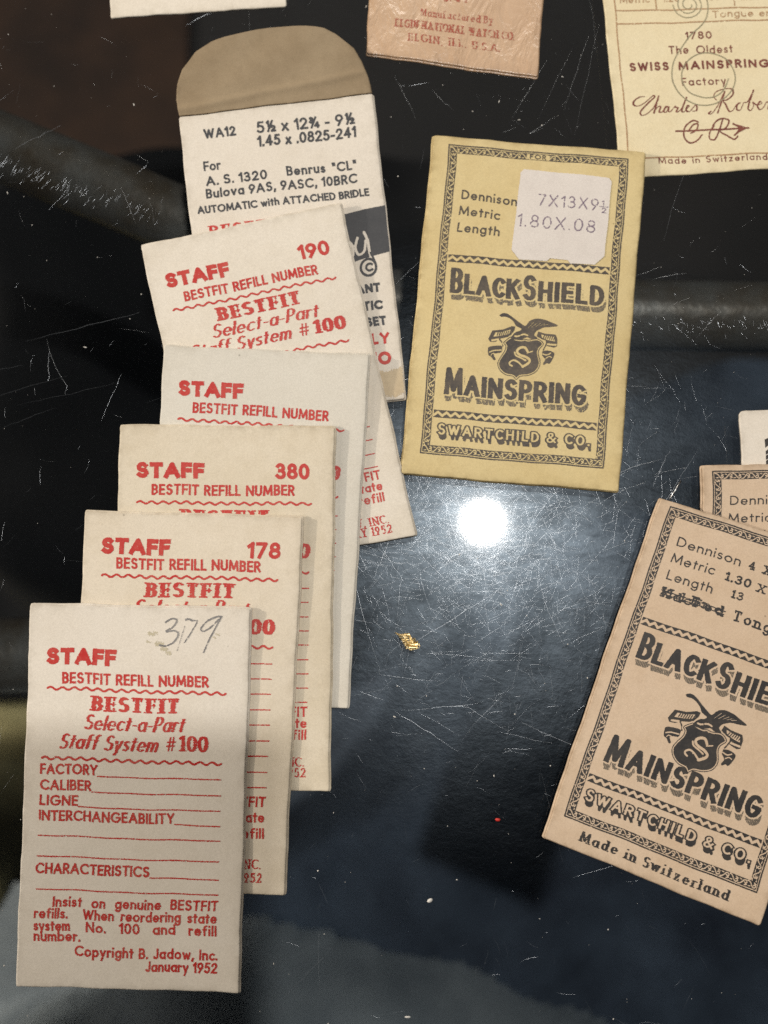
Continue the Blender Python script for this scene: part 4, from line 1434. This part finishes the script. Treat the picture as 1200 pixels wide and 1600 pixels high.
sh = Sheet('scripted_packet', Q['charles'], 300, 430, 'pale cream packet with brown script lettering and a spring drawing in the top right corner', 'packet', None, bulge=0.05, wave=0.05, seed=11)
sh.panel('paper_sheet', M['butter'], 0.32, 0.0, corner=0.4, nick=0.06)
a = Ink(300, 430)
a.strokes([[(18, 40), (17, 184), (15, 404)], [(17, 184), (285, 189)], [(17, 204), (285, 208)], [(38, 403), (285, 408)], [(81, 160), (81, 184)], [(203, 160), (203, 184)], [(17, 160), (285, 163)], [(285, 40), (285, 408)]], 1.0)
T = a.text
T('Metric', 25, 71, 173, 11, .8, slope=.5, ls=.16, slant=.15)
T('1.20', 92, 118, 173, 11, .9, slope=.3, ls=.18)
T('.011', 160, 184, 174, 11, .9, ls=.18)
T('Inch', 214, 240, 176, 11, .8, ls=.18)
T('Tongue end', 167, 270, 201, 11, .8, slope=1, ls=.18, sp=.5)
a.wear(15, .6, .16, 3)
sh.printed('form_lettering', a, M['pale_brown'])
a = Ink(300, 430)
T = a.text
T('1780', 122, 164, 231.5, 11.5, 1.05, slope=.5, ls=.2)
T('The', 94, 125, 252, 12.5, .95, slope=.6, ls=.2)
T('Oldest', 137, 194, 254, 12.5, .95, slope=1, ls=.22)
T('SWISS', 31, 92, 275.5, 13, 1.55, slope=1, ls=.26)
T('MAINSPRING', 107, 249, 276.5, 13, 1.55, slope=3, ls=.26)
T('Factory', 109, 178, 300, 12, .95, slope=2, ls=.24)
T('Made in Switzerland', 61, 231, 413, 9.5, .75, slope=7 * .6, ls=.26, sp=.6)
# the signature
cz = lambda *p: [(31 + (x - 310) * .2295, 339 + (y - 780) * .2) for x, y in p]
C1 = cz((388, 652), (350, 655), (312, 682), (306, 708), (330, 720), (375, 704), (428, 662), (446, 648), (452, 662), (420, 690), (372, 735), (346, 770), (358, 790), (392, 780), (432, 748))
C2 = cz((432, 752), (462, 700), (480, 655), (470, 690), (440, 778)) + cz((456, 748), (478, 730), (488, 738), (476, 772), (494, 774), (516, 748), (540, 734), (522, 738), (508, 768), (522, 776), (545, 736), (538, 768), (552, 772), (572, 750), (590, 732), (584, 742), (606, 742), (592, 772), (610, 770), (640, 735), (672, 668), (650, 715), (630, 768), (644, 776), (668, 752), (684, 736), (672, 732), (660, 764), (680, 778), (704, 756), (728, 732), (736, 752), (728, 774), (704, 776))
R1 = [(150, 340), (146, 343), (150, 344), (160, 334), (170, 318), (174, 312), (168, 326), (160, 343)]
R2 = [(160, 324), (156, 318), (162, 311), (176, 308), (186, 310), (186, 318), (176, 325), (170, 325), (174, 332), (178, 342), (184, 341), (190, 334), (197, 331), (192, 333), (190, 340), (195, 342), (200, 335), (202, 331), (208, 330), (216, 318), (219, 313), (213, 326), (208, 340), (212, 343), (217, 336), (216, 331), (222, 335), (230, 333), (228, 330), (223, 336), (226, 342), (232, 339), (238, 331), (242, 334), (239, 341), (244, 340), (252, 331), (255, 320), (250, 338), (254, 343), (262, 336)]
for q in (C1, C2, R1, R2):
    p = spline(q, 5)
    a.strokes([p], 0.62)
    heavy = [[p[i], p[i + 1]] for i in range(len(p) - 1) if p[i + 1][1] - p[i][1] > 0.45]
    a.strokes(heavy, 1.25, 1.0)
a.strokes([spline([(128, 355), (120, 352), (107, 360), (104, 374), (112, 384), (124, 382), (132, 374)]), spline([(112, 366), (120, 358), (127, 358), (124, 366), (115, 370)]),
           spline([(150, 362), (158, 354), (168, 352), (176, 356), (170, 366), (160, 370), (172, 378), (182, 384), (188, 380)]), spline([(166, 354), (160, 368), (152, 382), (144, 380), (145, 370), (152, 362)])], 1.15)
a.strokes([[(92, 366), (206, 369)], [(182, 361), (196, 369), (183, 378)]], 1.25)
a.poly([(184, 361), (205, 369), (184, 377), (190, 369)])
a.wear(16, .6, .10, 2.5)
sh.printed('brown_lettering', a, M['brown'])
a = Ink(300, 430)
spir = [(131 + r * math.cos(t), 179 + r * .9 * math.sin(t)) for t, r in ((i * .35, 5 + i * .42) for i in range(46))]
a.strokes([spir], .65)
a.strokes([spline([(160, 165), (161, 183), (157, 200), (148, 212), (130, 226), (117, 240), (105, 255), (98, 270), (95, 290), (100, 306), (110, 318), (124, 327), (140, 331), (158, 329), (174, 321), (186, 310), (192, 298), (193, 286), (190, 276), (184, 266), (176, 260), (164, 255), (151, 253), (138, 255), (127, 260), (118, 268), (112, 278), (110, 290), (112, 300), (119, 310), (130, 316), (145, 320), (160, 318), (173, 309), (182, 294)], 6)], .8)
a.wear(17, .5, .05)
sh.printed('spring_drawing', a, M['line'], 0.05)

# ------------------------------------------------------------------ little things on the glass
r = np.random.default_rng(4)
out = np.array([(-2.3, 1.5), (-1.2, 1.35), (-.6, 1.5), (.1, 1.35), (.4, .8), (.9, .7), (1.3, .1), (1.7, -.7), (1.6, -1.2), (1.1, -1.25), (.2, -1.3), (-.3, -1.1), (-.6, -1.4), (-.6, -.7), (-.9, -.2), (-1.3, .4), (-1.7, .9)]) * 1.06
fk = Ink(8, 8, 14)
fk.poly([(x + 4, 4 - y) for x, y in out])
fk.wear(3, .45, .20, .35)
vs, starts, nl = [], [], 0
for p in fk.polys():
    n, k, _ = p.shape
    vs.append(p.reshape(-1, 2)); starts.append(nl + np.arange(n) * k); nl += n * k
v = np.concatenate(vs)
hn = smooth_noise(130, 130, 7, 8) + .5 * smooth_noise(130, 130, 3, 9)
hz = hn[np.clip((v[:, 1] * 14).astype(int), 0, 129), np.clip((v[:, 0] * 14).astype(int), 0, 129)]
gf = link_mesh('gold_flake', np.stack([v[:, 0] - 4, 4 - v[:, 1],   .05 + .75 * hz], 1) * MM, np.arange(nl), np.concatenate(starts), M['gold'], None)
gf.location = (4.5 * MM, 3.1 * MM, 0)
md = gf.modifiers.new('weld', 'WELD'); md.merge_threshold = 1e-5
tag(gf, 'crumpled flake of gold leaf lying on the bare glass', 'flake')


def crumb(name, x, y, sx, sy, rot, mat, label=None, cat=None, seed=0):
    rr = np.random.default_rng(seed)
    n, m = 9, 5
    vs = [(0, 0, 1.0)]
    for j in range(1, m):
        for i in range(n):
            a_, b_ = 2 * math.pi * i / n, math.pi * j / m
            q = 0.75 + .5 * rr.random()
            vs.append((math.cos(a_) * math.sin(b_) * q, math.sin(a_) * math.sin(b_) * q, math.cos(b_)))
    vs.append((0, 0, -1.0))
    v = np.array(vs)
    v = v * (sx, sy, min(sx, sy) * .6)
    v[:, 2] += min(sx, sy) * .6 + .01
    c_, s_ = math.cos(rot), math.sin(rot)
    v = np.stack([v[:, 0] * c_ - v[:, 1] * s_, v[:, 0] * s_ + v[:, 1] * c_, v[:, 2]], 1)
    fs = [(0, 1 + i, 1 + (i + 1) % n) for i in range(n)]
    quads = []
    for j in range(m - 2):
        for i in range(n):
            a_, b_ = 1 + j * n + i, 1 + j * n + (i + 1) % n
            quads.append((a_, a_ + n, b_ + n, b_))
    e = len(vs) - 1
    fs += [(e, 1 + (m - 2) * n + (i + 1) % n, 1 + (m - 2) * n + i) for i in range(n)]
    loops, starts = [], []
    for f in fs + quads:
        starts.append(len(loops)); loops += list(f)
    o = link_mesh(name, v * MM, loops, starts, mat, None, True)
    o.location = (x * MM, y * MM, 0)
    if label:
        tag(o, label, cat)
    return o


crumb('red_chip', 19.8, -27.6, .48, .30, -.3, M['redspeck'], 'tiny red chip on the bare glass', 'chip', 1)
crumb('paper_crumb', 7.9, -41.1, .50, .34, .6, M['dust'], 'pale crumb on the glass between the pencilled envelope and the tilted tan packet', 'crumb', 2)
nd = tube('steel_wire', [(51.5, 28.6, .25), (52.6, 30.4, .25), (53.6, 32.0, .25)], .16, M['steel'], None, 10)
tag(nd, 'short bright steel wire sticking out from under the tilted tan packet', 'wire')

# dust: far too small to count
vs, loops, starts = [], [], []
for k in range(420):
    x, y = rng.uniform(-72, 78), rng.uniform(-62, 128)
    s = 0.03 + 0.10 * rng.random() ** 3
    if k > 400:
        s *= 1.8
    el = 1 + 2.5 * rng.random() ** 3
    an = rng.uniform(0, 6.28)
    b0 = len(vs)
    n = 6
    for i in range(n):
        t = 2 * math.pi * i / n
        px, py = s * el * math.cos(t) * rng.uniform(.7, 1.2), s * math.sin(t) * rng.uniform(.7, 1.2)
        vs.append((x + px * math.cos(an) - py * math.sin(an), y + px * math.sin(an) + py * math.cos(an), .012))
    vs.append((x, y, .012 + s * .8))
    for i in range(n):
        starts.append(len(loops)); loops += [b0 + i, b0 + (i + 1) % n, b0 + n]
du = link_mesh('dust', np.array(vs) * MM, loops, starts, M['dust'], None)
tag(du, 'pale dust specks scattered on the glass', 'dust', kind='stuff')
